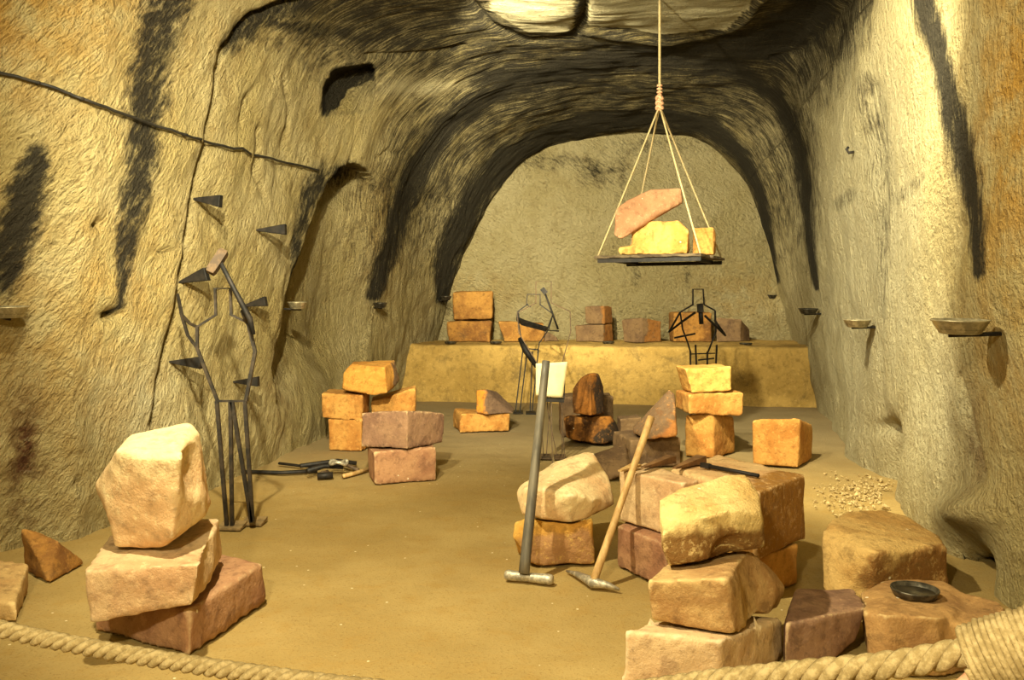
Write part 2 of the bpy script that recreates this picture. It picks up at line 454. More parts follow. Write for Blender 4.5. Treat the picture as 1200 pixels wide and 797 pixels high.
def grid(nu, nv, fn):
    vs = [fn(i / (nu - 1), j / (nv - 1)) for j in range(nv) for i in range(nu)]
    fs = [(j*nu+i, j*nu+i+1, (j+1)*nu+i+1, (j+1)*nu+i) for j in range(nv-1) for i in range(nu-1)]
    return vs, fs
# back wall
def bw(u, v):
    x, z = -3 + 9.4 * u, -.1 + 5.3 * v
    return (x, 15.15 + .10 * noise.fractal(Vector((x*.6, 2.2, z*.6)), 1, 2, 4) + .03 * noise.fractal(Vector((x*3, 7.2, z*3)), 1, 2, 4), z)
vs, fs = grid(220, 130, bw)
me = mesh_from(vs, fs)
va = np.array(vs); bx = 600 + F*va[:, 0]/va[:, 1]; bz = YH - F*(va[:, 2]-H)/va[:, 1]
g = lambda cx, cy, rx, ry: np.exp(-(((bx-cx)/rx)**2 + ((bz-cy)/ry)**2))
bs = .22*np.array([max(0, noise.fractal(Vector((x*1.1, 3, z*1.1)), 1, 2, 3)) for x, y, z in vs]) + np.clip(.55*g(745,320,6,14) + .5*g(806,325,4,12) + .45*g(700,205,25,20) + .4*g(640,190,60,12) + .35*g(780,170,90,12) + .3*g(730,230,10,30), 0, .6)
attr_fill(me, soot=bs, iron=.35*g(860,350,60,40) + .3*g(560,345,50,25), pale=.25, brown=0, ceil=0, rough=.8)
at = me.attributes.new('stroke', 'FLOAT_VECTOR', 'POINT'); at.data.foreach_set('vector', np.stack([va[:, 0]*.6+va[:, 2]*.8, va[:, 2]*.6-va[:, 0]*.8, 0*va[:, 0]], -1).astype(np.float32).ravel())
tag(link('wall_back', me, M_WALL), kind='structure')
# wall behind the viewer
vs, fs = grid(40, 24, lambda u, v: (-4.8 + 6.8*u, -1.5 + .15*noise.noise(Vector((u*5, v*4, 1))), -.1 + 5.2*v))
me = mesh_from(vs, [f[::-1] for f in fs]); attr_fill(me, soot=.1, iron=.3, pale=.1, brown=0, ceil=0, rough=.6)
tag(link('wall_front', me, M_WALL), kind='structure')
# floor
def fl(u, v):
    x = -4.8 + 10.6 * u; y = -1.6 + 17 * v
    z = .012 * noise.fractal(Vector((x*1.6, y*1.6, 5)), 1, 2, 4) - .012
    return (x, y, z)
vs, fs = grid(260, 420, fl)
me = mesh_from(vs, fs); va = np.array(vs)
attr_fill(me, grey=np.clip(.75*sstep(va[:, 1], 6.5, 10.5) , 0, 1))
tag(link('floor', me, M_FLOOR), kind='structure')

# BVH of the finished walls, to seat what hangs on them
allv, allf = [], []
for o in (WL, CE, WR):
    b = len(allv); allv += [v.co.copy() for v in o.data.vertices]; allf += [tuple(b + i for i in p.vertices) for p in o.data.polygons]
BVH = BVHTree.FromPolygons(allv, allf)
EYE = Vector((0, 0, H))
def on_wall(px, py):
    r = (P(px, py, 1) - EYE).normalized()
    h = BVH.ray_cast(EYE, r)
    n = h[1]
    if n.dot(r) > 0: n = -n
    return h[0], n

# ------------------------------------------------------------------ generic shapes
def tube_data(pts, rad, sides=8, cap=True, square=False):
    pts = [Vector(p) for p in pts]
    n = len(pts); rad = rad if isinstance(rad, (list, tuple)) else [rad] * n
    vs, fs = [], []
    prev = None
    for i, p in enumerate(pts):
        t = (pts[min(i+1, n-1)] - pts[max(i-1, 0)]).normalized()
        if prev is None:
            up = Vector((0, 1, 0)) if abs(t.y) < .9 else Vector((1, 0, 0))
            x = t.cross(up).normalized()
        else:
            x = (prev - t * prev.dot(t)).normalized()
        prev = x; y = t.cross(x)
        for k in range(sides):
            a = 2 * math.pi * (k + (.5 if square else 0)) / sides
            vs.append(p + (x * math.cos(a) + y * math.sin(a)) * rad[i])
    for i in range(n - 1):
        for k in range(sides):
            k2 = (k + 1) % sides
            fs.append((i*sides+k, i*sides+k2, (i+1)*sides+k2, (i+1)*sides+k))
    if cap:
        fs.append(tuple(range(sides))[::-1]); fs.append(tuple((n-1)*sides + k for k in range(sides)))
    return vs, fs
def merge(parts):
    vs, fs = [], []
    for v, f in parts:
        b = len(vs); vs += list(v); fs += [tuple(b + i for i in q) for q in f]
    return vs, fs
def tube(name, pts, rad, mat, parent=None, sides=8, square=False, origin=None, smooth=None):
    vs, fs = tube_data(pts, rad, sides, True, square)
    return link(name, mesh_from(vs, fs, name), mat, parent, origin, smooth=(not square) if smooth is None else smooth)
def bars(name, polys, rad, mat, parent=None, origin=None):
    vs, fs = merge([tube_data(p, rad, 4, True, True) for p in polys])
    return link(name, mesh_from(vs, fs, name), mat, parent, origin, smooth=False)
def lathe(prof, center, seg=32, axis=Vector((0, 0, 1)), squash=1.0):
    vs, fs = [], []
    q = Vector((0, 0, 1)).rotation_difference(axis.normalized())
    for r, z in prof:
        for k in range(seg):
            a = 2 * math.pi * k / seg
            vs.append(Vector(center) + q @ Vector((r * math.cos(a), r * squash * math.sin(a), z)))
    m = len(prof)
    for i in range(m - 1):
        for k in range(seg):
            k2 = (k + 1) % seg
            fs.append((i*seg+k, i*seg+k2, (i+1)*seg+k2, (i+1)*seg+k))
    fs.append(tuple(range(seg))[::-1]); fs.append(tuple((m-1)*seg + k for k in range(seg)))
    return vs, fs

# ------------------------------------------------------------------ stones
def hull_mesh(pts):
    bm = bmesh.new()
    for p in pts: bm.verts.new(p)
    r = bmesh.ops.convex_hull(bm, input=bm.verts)
    bmesh.ops.delete(bm, geom=[e for e in r['geom_interior'] if isinstance(e, bmesh.types.BMVert)], context='VERTS')
    bmesh.ops.recalc_face_normals(bm, faces=bm.faces)
    me = bpy.data.meshes.new('hull'); bm.to_mesh(me); bm.free()
    return me
SEED = [0]
BUILT = []                                # (bvh, min, max) of every stone already set down
def push_out(c):
    for _ in range(3):
        lo, hi = c.min(0), c.max(0)
        for bvh, a, b in BUILT:
            if np.any(lo > b) or np.any(hi < a): continue
            for i in np.where(np.all((c > a - .01) & (c < b + .01), axis=1))[0]:
                p = Vector(c[i]); q = bvh.find_nearest(p)
                if q[0] is not None and (p - q[0]).dot(q[1]) < .010 and (p - q[0]).length < .4:
                    c[i] = q[0] + q[1] * .011
    return c
def remember(me, c):
    BUILT.append((BVHTree.FromPolygons([Vector(v) for v in c], [tuple(p.vertices) for p in me.polygons]), c.min(0), c.max(0)))
def rock_mesh(pts, soft=3, amp=.012, freq=5.0, scoops=(), res=48, vox=None):
    if isinstance(pts[0], list):
        vs_, fs_ = merge([([v.co.copy() for v in h.vertices], [tuple(p.vertices) for p in h.polygons]) for h in (hull_mesh(q) for q in pts)])
        me = mesh_from(vs_, fs_, 'hull')
    else: me = hull_mesh(pts)
    co = np.array([v.co[:] for v in me.vertices])
    diag = np.linalg.norm(co.max(0) - co.min(0))
    o = bpy.data.objects.new('tmp', me); COL.objects.link(o)
    m = o.modifiers.new('r', 'REMESH'); m.mode = 'VOXEL'; m.voxel_size = vox or max(diag / res, .008)
    s = o.modifiers.new('s', 'SMOOTH'); s.factor = .5; s.iterations = soft - 1 if soft > 1 else 1
    dg = bpy.context.evaluated_depsgraph_get()
    out = bpy.data.meshes.new_from_object(o.evaluated_get(dg))
    bpy.data.objects.remove(o); bpy.data.meshes.remove(me)
    n = len(out.vertices); amp *= .7
    c = np.empty(n*3); out.vertices.foreach_get('co', c); c = c.reshape(-1, 3)
    nr = np.empty(n*3); out.vertices.foreach_get('normal', nr); nr = nr.reshape(-1, 3)
    for (sc, sr, lim) in scoops:          # a spherical bite of depth at most lim
        v = c - np.array(sc); dd = np.linalg.norm(v, axis=1)
        pen = np.clip(sr - dd, 0, lim)
        pen = np.where(dd < sr, lim * (1 - (dd / sr) ** 2), 0)
        c = c - nr * pen[:, None]
    SEED[0] += 1; sd = SEED[0] * 7.7
    disp = np.array([noise.fractal(Vector((x*freq+sd, y*freq, z*freq)), 1, 2, 4)*amp
                     + .4*amp*noise.fractal(Vector((x*16+sd, y*16, z*16)), 1, 2, 3) + amp*.8*noise.fractal(Vector((x*1.9+sd, y*1.9+3, z*1.9)), 1, 2, 2) for x, y, z in c])
    c = c + nr * disp[:, None]
    c = push_out(c)
    out.vertices.foreach_set('co', c.ravel()); out.update()
    return out, c
def stone(label, pts, mat, group=None, name='sandstone_block', cat='stone', floor=False, **kw):
    me, c = rock_mesh(pts, **kw)
    if floor:
        c[:, 2] = np.maximum(c[:, 2] - max(c[:, 2].min(), 0), 0); me.vertices.foreach_set('co', c.ravel()); me.update()
    remember(me, c)
    o0 = Vector(((c[:, 0].min()+c[:, 0].max())/2, (c[:, 1].min()+c[:, 1].max())/2, c[:, 2].min()))
    o = link(name, me, mat, origin=o0)
    return tag(o, label, cat, group)
def corner(c):
    xb, yb, xt, yt = c[:4]
    d = c[4] if len(c) > 4 else dist(yb)
    return P(xb, yb, d), P(xt, yt, d)
def box3(C, A, B, D=None, dz=0):
    """left, near and right vertical edges as seen; the hidden back edge closes the parallelogram"""
    e = [corner(C), corner(A), corner(B)]
    if D: e.append(corner(D))
    else: e.append((e[0][0] + e[2][0] - e[1][0], e[0][1] + e[2][1] - e[1][1]))
    return [p for q in e for p in q]
def box2(A, B, t, slant=0.0):
    """front face between two vertical edges, thickness t straight back"""
    a, b = corner(A), corner(B)
    v = (b[0] - a[0]); v.z = 0; n = Vector((-v.y, v.x, 0)).normalized()
    if n.y < 0: n = -n
    n = n * t + v.normalized() * slant
    return [a[0], a[1], b[0], b[1], a[0]+n, a[1]+n, b[0]+n, b[1]+n]
def PP(*l): return [P(*q) for q in l]

PINK = stone_material('pink_sandstone', (208, 176, 132), (194, 152, 110), scale=2.2, chip=(236, 212, 170))
PINKB = stone_material('pinkish_brown_sandstone', (170, 128, 92), (146, 102, 74), scale=2.4, chip=(216, 184, 140))
PALE = stone_material('pale_sandstone', (232, 206, 156), (220, 178, 128), scale=2.4, chip=(246, 230, 190))
YELL = stone_material('yellow_sandstone', (220, 184, 112), (200, 156, 82), scale=2.6, chip=(244, 214, 150))
YELLB = stone_material('yellow_brown_sandstone', (194, 160, 106), (168, 128, 80), scale=2.6, chip=(232, 200, 140))
ORNG = stone_material('orange_sandstone', (196, 146, 76), (172, 116, 54), scale=3.0, speck=False)
ORNGD = stone_material('orange_crusted_sandstone', (160, 114, 54), (120, 80, 40), (86, 64, 44), scale=3.5, speck=False)
MAUVE = stone_material('mauve_sandstone', (150, 116, 88), (124, 92, 72), scale=3.0, chip=(206, 176, 130))
GREY = stone_material('grey_brown_sandstone', (128, 102, 72), (100, 78, 58), scale=3.0, speck=False)
ORNGB = stone_material('dull_orange_sandstone', (160, 116, 56), (130, 88, 42), scale=3.0, speck=False)
GREYO = stone_material('grey_and_orange_sandstone', (124, 98, 68), (104, 80, 58), (150, 100, 48), scale=3, speck=False, axis=(1, 0, 0), split=.12)
GREYO2 = stone_material('grey_sandstone_with_orange_end', (124, 98, 68), (104, 80, 58), (146, 98, 48), scale=3, speck=False, axis=(1, 0, 0), split=.06)
STREAK = stone_material('streaked_orange_sandstone', (150, 96, 40), (104, 66, 30), (60, 48, 38), scale=3, bands=.8, axis=(1, 0, 0), split=.03)
STREAK2 = stone_material('streaked_brown_sandstone', (158, 104, 44), (92, 60, 32), (58, 48, 38), scale=4, bands=.9, axis=(1, -.3, -.9), split=.03)
BROWN = stone_material('rough_brown_sandstone', (176, 128, 62), (128, 86, 44), scale=4, strength=.9, chip=(216, 170, 100))
BUFFTOP = stone_material('buff_topped_sandstone', (214, 178, 126), (198, 152, 104), (158, 112, 52), scale=2.4, axis=(.75, -.6, -.25), split=.10, strength=.7)
TWOTONE = stone_material('two_tone_sandstone', (220, 192, 128), (200, 162, 96), (126, 90, 46), scale=2.6, axis=(.1, -.55, -.8), split=-.045, strength=.8)
TWOTONE2 = stone_material('yellow_and_mauve_sandstone', (230, 184, 96), (206, 152, 70), (172, 128, 84), scale=2.6, axis=(.0, -.5, -.8), split=-.0)
BOULD = stone_material('buff_boulder_with_brown_face', (204, 168, 104), (184, 142, 80), (140, 98, 50), scale=2.4, axis=(.4, -.9, -.25), split=.24, strength=.8)
LEDGE = stone_material('ochre_bench_rock', (188, 154, 86), (166, 134, 70), (108, 90, 56), scale=1.6, speck=False, strength=.8)

# ---- rock bench along the back
lb = []
for (x, y) in ((-2.2, 13.75), (1.5, 13.45), (4.7, 12.85), (5.2, 15.3), (-2.2, 15.3)):
    lb += [Vector((x, y, -.1)), Vector((x, y, .905 if y > 14 else .895))]
me, c_ = rock_mesh(lb, soft=3, amp=.02, freq=2.5, vox=.05)
remember(me, c_)
tag(link('wall_bench', me, LEDGE), kind='structure')

# ---- left foreground pile
G1 = 'pink blocks piled at the left foreground'
stone('pinkish brown slab lying under two stones beside the barrier rope, left foreground', box3((112,738,110,690), (222,769,222,716), (313,706,309,658)), PINKB, G1, floor=True, amp=.012, soft=2, res=56)
stone('pink sandstone block sandwiched between a pale boulder and a brown slab', box3((103,733,97,669,3.7), (226,711,235,660,3.75), (260,655,257,606,4.42)) , PINK, G1, amp=.012, soft=2, res=56,
      scoops=[(P(255,640,4.0)+Vector((.08,0,0)), .22, .04)])
stone('large pale boulder with scooped right side crowning the left foreground pile', PP(
      (136,640,3.88),(189,642,3.86),(202,630,3.8),(242,606,4.05),(112,567,4.0),(123,595,3.9),(140,527,3.86),(165,536,3.78),(212,535,3.76),
      (152,511,4.12),(190,502,4.15),(223,494,4.2),(235,508,4.15),(247,589,4.25),(150,632,4.3),(235,602,4.35),(122,585,4.3),(160,515,4.35),(226,503,4.4)), PALE, G1, amp=.012, soft=2, res=60,
      scoops=[(P(243,545,3.95), .17, .045), (P(222,612,3.7), .09, .03)])
stone('small pointed orange rock lying at the foot of the left wall', PP((28,668,5.05),(58,683,4.82),(99,661,5.16),(97,655,5.16),(25,619,5.0),(38,622,5.08),(68,634,5.0),(74,640,5.08),(42,660,5.35),(80,655,5.3),(60,662,5.3)), ORNGD, None, name='sandstone_rock', floor=True, amp=.012, soft=1)
stone('orange brown block cut by the left edge of the picture', box3((-60,722,-60,696), (20,729,18,707), (34,692,33,660)), YELLB, None, floor=True, amp=.01, soft=2)

# ---- middle left pile
G2 = 'blocks stacked against the left wall'
stone('orange block on the floor at the left bottom of the wall-side stack', box2((385,528,384,491), (424,529,424,492), .46), ORNG, G2, floor=True, amp=.012, soft=9)
stone('orange block lying on the leftmost bottom block of the wall-side stack', box2((377,490,376,460,9.05), (424,495,425,463,9.05), .46), ORNG, G2, amp=.014, soft=9)
stone('orange block standing behind the mauve block, with sloping top', box2((435,524,435,470,9.34), (487,521,487,455,9.4), .45), ORNG, G2, floor=True, amp=.014, soft=3)
stone('orange block with grey end topping the wall-side stack', PP((402,438,9.0),(411,427,9.1),(450,430,8.95),(453,461,8.95),(436,463,8.95),(401,456,9.0),(463,422,9.4),(469,445,9.35),(415,424,9.5),(410,455,9.5),(460,455,9.45)), 
      stone_material('orange_sandstone_grey_end', (206, 150, 70), (186, 122, 50), (112, 88, 66), scale=3, speck=False, axis=(1, .35, 0), split=.23), G2, amp=.012, soft=2)
stone('mauve block turned corner-on, lying on a smaller mauve block', box3((424,523,424,483,dist(523,.3)), (477,527,477,481,dist(527,.3)), (519,518,522,484,dist(518,.3))), MAUVE, G2, amp=.01, soft=1, res=52)
stone('mauve block on the floor carrying the corner-on mauve block', box2((440,568,438,530), (511,563,512,524), .36), PINKB, G2, floor=True, amp=.01, soft=2)
stone('low orange slab on the floor before the rock bench, left of the iron figures', box2((539,507,540,485), (597,505,598,484), .5), ORNG, None, floor=True, amp=.016, soft=4)
stone('grey wedge-shaped rock with orange end lying on the low orange slab', PP((558,457,10.4),(558,484,10.35),(570,486,10.3),(600,484,10.45),(603,479,10.6),(582,459,10.6),(568,457,10.35),(575,458,10.9),(600,480,10.9),(562,482,10.85),(562,460,10.85)),
      stone_material('grey_sandstone_orange_left_end', (122, 96, 74), (104, 82, 66), (208, 138, 50), scale=3, speck=False, axis=(-1, 0, 0), split=.12), None, name='sandstone_rock', amp=.012, soft=2)

# ---- stones on the rock bench (z about .9)
G3 = 'stones on the rock bench'
BD = dist(401, .9)
stone('lower of two rounded orange stones at the left end of the bench', box2((526,401,523,377,BD), (574,402,577,376,BD), .5), ORNGD, G3, amp=.02, soft=18)
stone('upper of two rounded orange stones at the left end of the bench', box2((531,376,530,342,BD), (577,374,578,341,BD), .5), ORNGB, G3, amp=.02, soft=18)
stone('orange tapering stone on the bench behind the left iron figure', box2((592,402,583,376,BD), (638,402,637,379,BD), .4), ORNGB, G3, amp=.015, soft=4)
stone('thin grey slab leaning low on the bench behind the iron figures', PP((622,402,BD+.2),(656,402,BD),(652,394,BD),(634,384,BD+.3),(624,384,BD+.3),(622,400,BD+.5),(654,399,BD+.4)), GREY, G3, name='sandstone_slab', amp=.012, soft=2)
stone('grey stone under a smaller one on the bench, centre', box3((674,402,673,381,BD), (707,403,707,380,BD-.15), (719,401,718,379,BD+.2)), GREYO, G3, amp=.012, soft=12)
stone('small grey and orange stone set upon another at the bench centre', box3((686,380,685,359,BD), (708,380,708,358,BD-.1), (719,379,717,359,BD+.2)), GREYO2, G3, amp=.012, soft=12)
stone('single grey stone with orange right end on the bench below the hoist', box3((730,402,728,374,BD), (752,403,752,372,BD-.2), (775,401,775,376,BD)), GREYO2, G3, amp=.012, soft=12)
stone('orange stone on the bench right behind the right iron figure', box2((790,402,789,366,BD), (835,402,835,366,BD), .5), ORNGD, G3, amp=.015, soft=12)
stone('dark grey stone at the right end of the bench', box3((840,402,839,372,BD), (868,402,868,374,BD-.1), (879,401,878,385,BD+.2)), GREY, G3, amp=.015, soft=3)

# ---- centre ground group
G4 = 'stones on the floor before the bench'
stone('upright round-topped stone, orange and dark, standing on a streaked rock', PP((672,484,9.45),(692,487,9.25),(708,485,9.45),(671,457,9.5),(681,442,9.5),(692,438,9.3),(701,437,9.4),(707,453,9.5),(676,482,9.85),(706,482,9.9),(690,438,9.8),(703,445,9.8),(676,452,9.8)), STREAK, G4, name='sandstone_rock', amp=.012, soft=2)
stone('streaked rock with dark underside lying below the round-topped stone', PP((660,490,9.5),(664,514,9.45),(705,520,9.35),(722,516,9.4),(726,503,9.5),(715,488,9.4),(664,488,9.5),(668,487,9.95),(716,487,9.95),(722,514,9.9),(668,512,9.9)), STREAK2, G4, name='sandstone_rock', floor=True, amp=.014, soft=3)
stone('brown block standing half hidden behind the round-topped stone', box2((657,512,657,465,10.0), (719,512,719,464,10.0), .4), GREY, G4, floor=True, amp=.012, soft=3)
stone('grey slanting slab with orange face, leaning peak to the right', PP((758,516,8.0),(793,511,8.0),(792,481,8.05),(756,509,8.0),(741,507,8.35),(742,501,8.4),(784,455,8.45),(791,462,8.4),(792,505,8.6),(760,508,8.6)),
      stone_material('orange_brown_slab_grey_top', (184, 126, 62), (160, 104, 56), (118, 94, 70), scale=3, speck=False, axis=(-.6, 0, .8), split=.125), G4, name='sandstone_slab', amp=.012, soft=1)
stone('dark block on the floor under the slanting grey slab', box2((738,548,739,516), (798,546,798,513), .6), GREY, G4, floor=True, amp=.015, soft=3)
stone('small grey block behind the slanting slab', box2((727,520,727,488,9.3), (752,520,752,486,9.3), .3), GREY, G4, floor=True, amp=.012, soft=3)
stone('dark brown notched block behind the pale leaning boulder', PP((692,532,7.85),(733,518,7.85),(741,534,7.8),(735,553,7.5),(716,562,7.55),(690,560,7.6),(719,537,7.7),(690,540,7.7),(740,556,7.85)), 
      GREY, G4, floor=True, amp=.012, soft=1, scoops=[(P(737,540,7.8), .1, .05)])

# ---- pale boulder pair with sledgehammer
G5 = 'pale rocks at the centre of the floor'
stone('large pale pointed boulder lying on a yellow rock behind the sledgehammer', PP((604,578,5.3),(609,569,5.35),(632,555,5.45),(654,539,5.6),(685,528,5.65),(696,530,5.6),(717,566,5.4),(720,591,5.3),(686,609,5.1),(669,612,5.05),(630,607,5.05),(611,602,5.15),
      (629,572,5.05),(668,580,4.98),(700,585,5.1),(640,600,5.7),(700,600,5.7),(690,545,5.85),(640,565,5.8)), PALE, G5, name='sandstone_boulder', amp=.012, soft=2, res=56, scoops=[(P(690,560,5.25), .2, .02)])
stone('yellow and mauve waisted rock on the floor under the pale pointed boulder', PP((601,628,5.2),(603,612,5.25),(623,604,5.1),(674,606,5.06),(694,606,5.12),(697,660,5.12),(665,662,5.15),(638,666,5.08),(622,661,5.12),(606,640,5.3),(612,655,5.5),(690,652,5.6),(690,618,5.6),(620,615,5.6)), TWOTONE2, G5, name='sandstone_rock', floor=True, amp=.014, soft=2, res=56,
      scoops=[(P(655,606,5.15), .16, .03), (P(655,672,5.05), .15, .025)])

# ---- right centre table of blocks
G6 = 'blocks of the right foreground pile'
def ring(pl, z0, z1): return [Vector((x, y, z)) for x, y in pl for z in (z0, z1)]
stone('pinkish block with chipped lower edge standing on the floor behind the pickaxe', ring([(.63,5.12),(.86,4.72),(1.12,4.86),(.92,5.35)], -.0, .255), PINKB, G6, floor=True, amp=.012, soft=2, chip=None) if False else \
stone('pinkish block with chipped lower edge standing on the floor behind the pickaxe', ring([(.625,5.10),(.85,4.70),(1.05,4.84),(.86,5.36)], 0, .25), PINKB, G6, floor=True, amp=.012, soft=2)
stone('pink block topped with tools that the pickaxe leans on', ring([(.645,5.14),(.95,4.76),(1.06,4.84),(.92,5.16),(.84,5.36)], .258, .575), PINK, G6, amp=.010, soft=2, res=56)
stone('big buff block with rough brown right face behind the yellow block', [Vector((1.277,4.47,.235)),Vector((1.69,4.90,.225)),Vector((1.35,5.58,.235)),Vector((.965,5.15,.235)),
      Vector((1.277,4.45,.59)),Vector((1.68,4.90,.59)),Vector((1.35,5.60,.59)),Vector((.96,5.15,.585))], BUFFTOP, G6, amp=.014, soft=2, res=60)
stone('narrow orange block on the floor carrying the big buff block', ring([(1.20,4.62),(1.30,4.56),(1.61,4.80),(1.35,5.3),(1.1,5.1)], 0, .228), ORNG, G6, floor=True, amp=.01, soft=2)
stone('yellow block with dark notched front, highest of the front right pile', PP((771,585,3.78),(775,638,3.62),(783,664,3.6),(805,659,3.58),(895,640,3.72),(893,603,3.68),(859,597,3.64),(824,606,3.6),(776,625,3.6),
      (852,555,3.98),(873,556,3.98),(890,578,3.86),(800,572,3.95),(785,650,3.95),(885,632,4.1),(850,560,4.1)), TWOTONE, G6, amp=.012, soft=2, res=60, scoops=[(P(858,652,3.62), .10, .05)])
stone('yellow brown block with diagonally grooved right side, second in the front right pile', PP((762,728,3.52),(862,746,3.4),(912,712,3.9),(758,681,3.5),(852,677,3.38),(877,643,3.8),(800,646,3.92),(922,688,3.92),(905,668,3.98),(785,672,3.95),(780,705,3.9),(890,700,4.1)), YELLB, G6, amp=.010, soft=2, res=60,
      scoops=[(P(905,700,3.62), .2, .05), (P(885,668,3.55), .12, .02)])
stone('pinkish block at the bottom of the front right pile, near the rope', box3((728,817,732,739), (845,832,846,750), (920,768,917,724)), PINK, G6, floor=True, amp=.012, soft=2, res=56)
stone('mauve block with undercut right end, between the front pile and the dish rock', [*PP((918,786,3.68),(975,778,3.75),(921,731,3.68),(1015,712,3.84),(1003,752,3.84)), P(1000,690,4.2), P(934,688,4.16), Vector((1.34,4.2,0)), Vector((1.55,4.2,0)), P(1010,700,4.05)], MAUVE, G6, floor=True, amp=.010, soft=1, res=56)

# ---- right foreground boulders
stone('big rounded buff boulder with rough front face against the right wall', PP((964,694,4.65),(985,704,4.53),(1025,708,4.46),(1111,690,4.62),(962,630,4.7),(972,608,4.85),(1026,647,4.42),(1111,641,4.62),(993,600,5.1),(1035,597,5.15),(1060,602,5.1),(1104,628,4.8),
      (985,655,5.35),(1090,660,5.2)), BOULD, None, name='sandstone_boulder', floor=True, amp=.014, soft=4, res=60, scoops=[(P(1010,690,4.5), .12, .02)])
top = [(1007,692,4.08),(1046,678,4.22),(1106,680,4.2),(1136,697,4.02),(1172,703,3.92),(1187,727,3.68),(1118,737,3.52),(1098,724,3.62),(1038,722,3.64),(1014,718,3.72)]
body = PP(*[(1007,692,4.08),(1046,678,4.22),(1106,680,4.2),(1132,697,4.02),(1116,722,3.66),(1100,723,3.62),(1038,721,3.64),(1014,718,3.72)])
arm = PP(*[(1096,690,4.1),(1132,696,4.02),(1172,703,3.92),(1187,727,3.70),(1122,733,3.62)])
pts = body
stone('wide low brownish rock carrying a tin dish, right foreground beside the rope', [q + [Vector((p.x + .01, p.y - (.02 if q is body else -.03), 0)) for p in q] for q in (body, arm)], 
      stone_material('dark_buff_sandstone', (176, 136, 84), (146, 108, 66), scale=2.6, chip=(216, 186, 130)), None, name='sandstone_rock', floor=True, amp=.014, soft=2, res=60, scoops=[])

# ---- right back stack
G7 = 'orange blocks stacked before the right iron figure'
stone('rounded orange block at the bottom of the right back stack', box3((803,535,801,485), (836,538,836,483), (862,530,861,487)), ORNG, G7, floor=True, amp=.014, soft=15)
stone('long flat orange block in the middle of the right back stack', box2((808,485,807,462,8.55), (870,488,872,460,8.6), .5), ORNG, G7, amp=.014, soft=3)
stone('pale orange block topping the right back stack before the iron figure', box2((811,461,803,432,8.58), (858,458,857,430,8.6), .42), stone_material('pale_orange_sandstone', (216, 170, 92), (198, 144, 68), scale=3, speck=False), G7, amp=.014, soft=3)
stone('orange block standing alone on the floor at the right, near the right wall', box3((881,545,880,491), (936,549,938,490), (953,538,953,497)), ORNG, G7, floor=True, amp=.012, soft=12)

# ------------------------------------------------------------------ hoist platform
FL_, FR_, BR_, BL_ = Vector((.85, 8.75, 0)), Vector((1.84, 8.25, 0)), Vector((2.29, 9.2, 0)), Vector((1.30, 9.7, 0))
zp = 2.015
hp = root('hoist_platform', ((FL_+BR_)/2).to_tuple()[:2] + (zp,), 'weathered board platform hanging on ropes with three stones on it', 'platform')
ax = (FR_ - FL_).normalized(); ay = (BL_ - FL_).normalized(); wx = (FR_ - FL_).length; wy = (BL_ - FL_).length
for i in range(5):
    w = wy / 5
    a = FL_ + ay * (i * w + .006); b = a + ay * (w - .012)
    e0, e1 = random.uniform(-.02, .02), random.uniform(-.02, .02)
    z0 = zp + .012 + random.uniform(0, .004); z1 = z0 + .026
    vs = []
    nn = 14
    for k in range(nn + 1):
        for (q, z) in ((a, z0), (b, z0), (b, z1), (a, z1)):
            p = q + ax * (e0 + (wx - e0 + e1) * k / nn)
            vs.append(p + Vector((0, 0, z + random.uniform(-.004, .004))) + ay * random.uniform(-.004, .004))
    fs = [(3, 2, 1, 0), tuple(nn*4 + k for k in range(4))] + [(k*4+j, k*4+(j+1) % 4, (k+1)*4+(j+1) % 4, (k+1)*4+j) for k in range(nn) for j in range(4)]
    link('board', mesh_from(vs, fs), M_BOARD, hp, smooth=False)
for t in (.12, .88):
    a = FL_ + ax * wx * t + ay * .03; b = a + ay * (wy - .06)
    bars('batten', [[a + Vector((0, 0, zp - .004)), b + Vector((0, 0, zp - .004))]], .024, M_BLACK, hp)
for t in (.04, .96):
    a = FL_ + ay * wy * t + ax * .02; b = a + ax * (wx - .04)
    bars('beam', [[a + Vector((0, 0, zp - .012)), b + Vector((0, 0, zp - .012))]], .027, M_BLACK, hp)
knot = P(773, 124, 8.9)
top_pt, _n = on_wall(771, 30)
top_pt = Vector((knot.x, knot.y, 0)); hh = BVH.ray_cast(knot, Vector((0, 0, 1))); top_pt.z = hh[0].z - .012 if hh[0] else 4.7
def rope_tube(name, a, b, r, parent, sag=0.0):
    pts = [a.lerp(b, k/10) + Vector((0, 0, -sag*math.sin(math.pi*k/10))) for k in range(11)]
    return tube(name, pts, r, M_ROPE2, parent, 6)
rope_tube('hoist_rope', knot, top_pt, .014, hp)
for c in (FL_, FR_, BR_, BL_):
    inn = (((FL_+BR_)/2) - c).normalized() * .03
    rope_tube('corner_rope', knot, c + inn + Vector((0, 0, zp + .03)), .010, hp, .01)
parts = []
for k in range(3):
    parts.append(tube_data([knot + Vector((.03*math.cos(a), .03*math.sin(a), -.02 + .05*k + .012*math.sin(2*a))) for a in np.linspace(0, 2*math.pi, 17)], .017, 6))
for k in range(3):
    parts.append(tube_data([knot + Vector((.02*math.cos(a), .02*math.sin(a), .14 + .035*k)) for a in np.linspace(0, 2*math.pi, 13)], .012, 6))
parts.append(tube_data([knot + Vector((0, 0, -.05)), knot + Vector((0, 0, .12))], .024, 8))
vs, fs = merge(parts); link('rope_knot', mesh_from(vs, fs), M_CUT, hp)
G8 = 'stones on the hoist platform'
zt = zp + .045
def lift(pts):
    m = min(p.z for p in pts); return [p + Vector((0, 0, zt - m)) for p in pts]
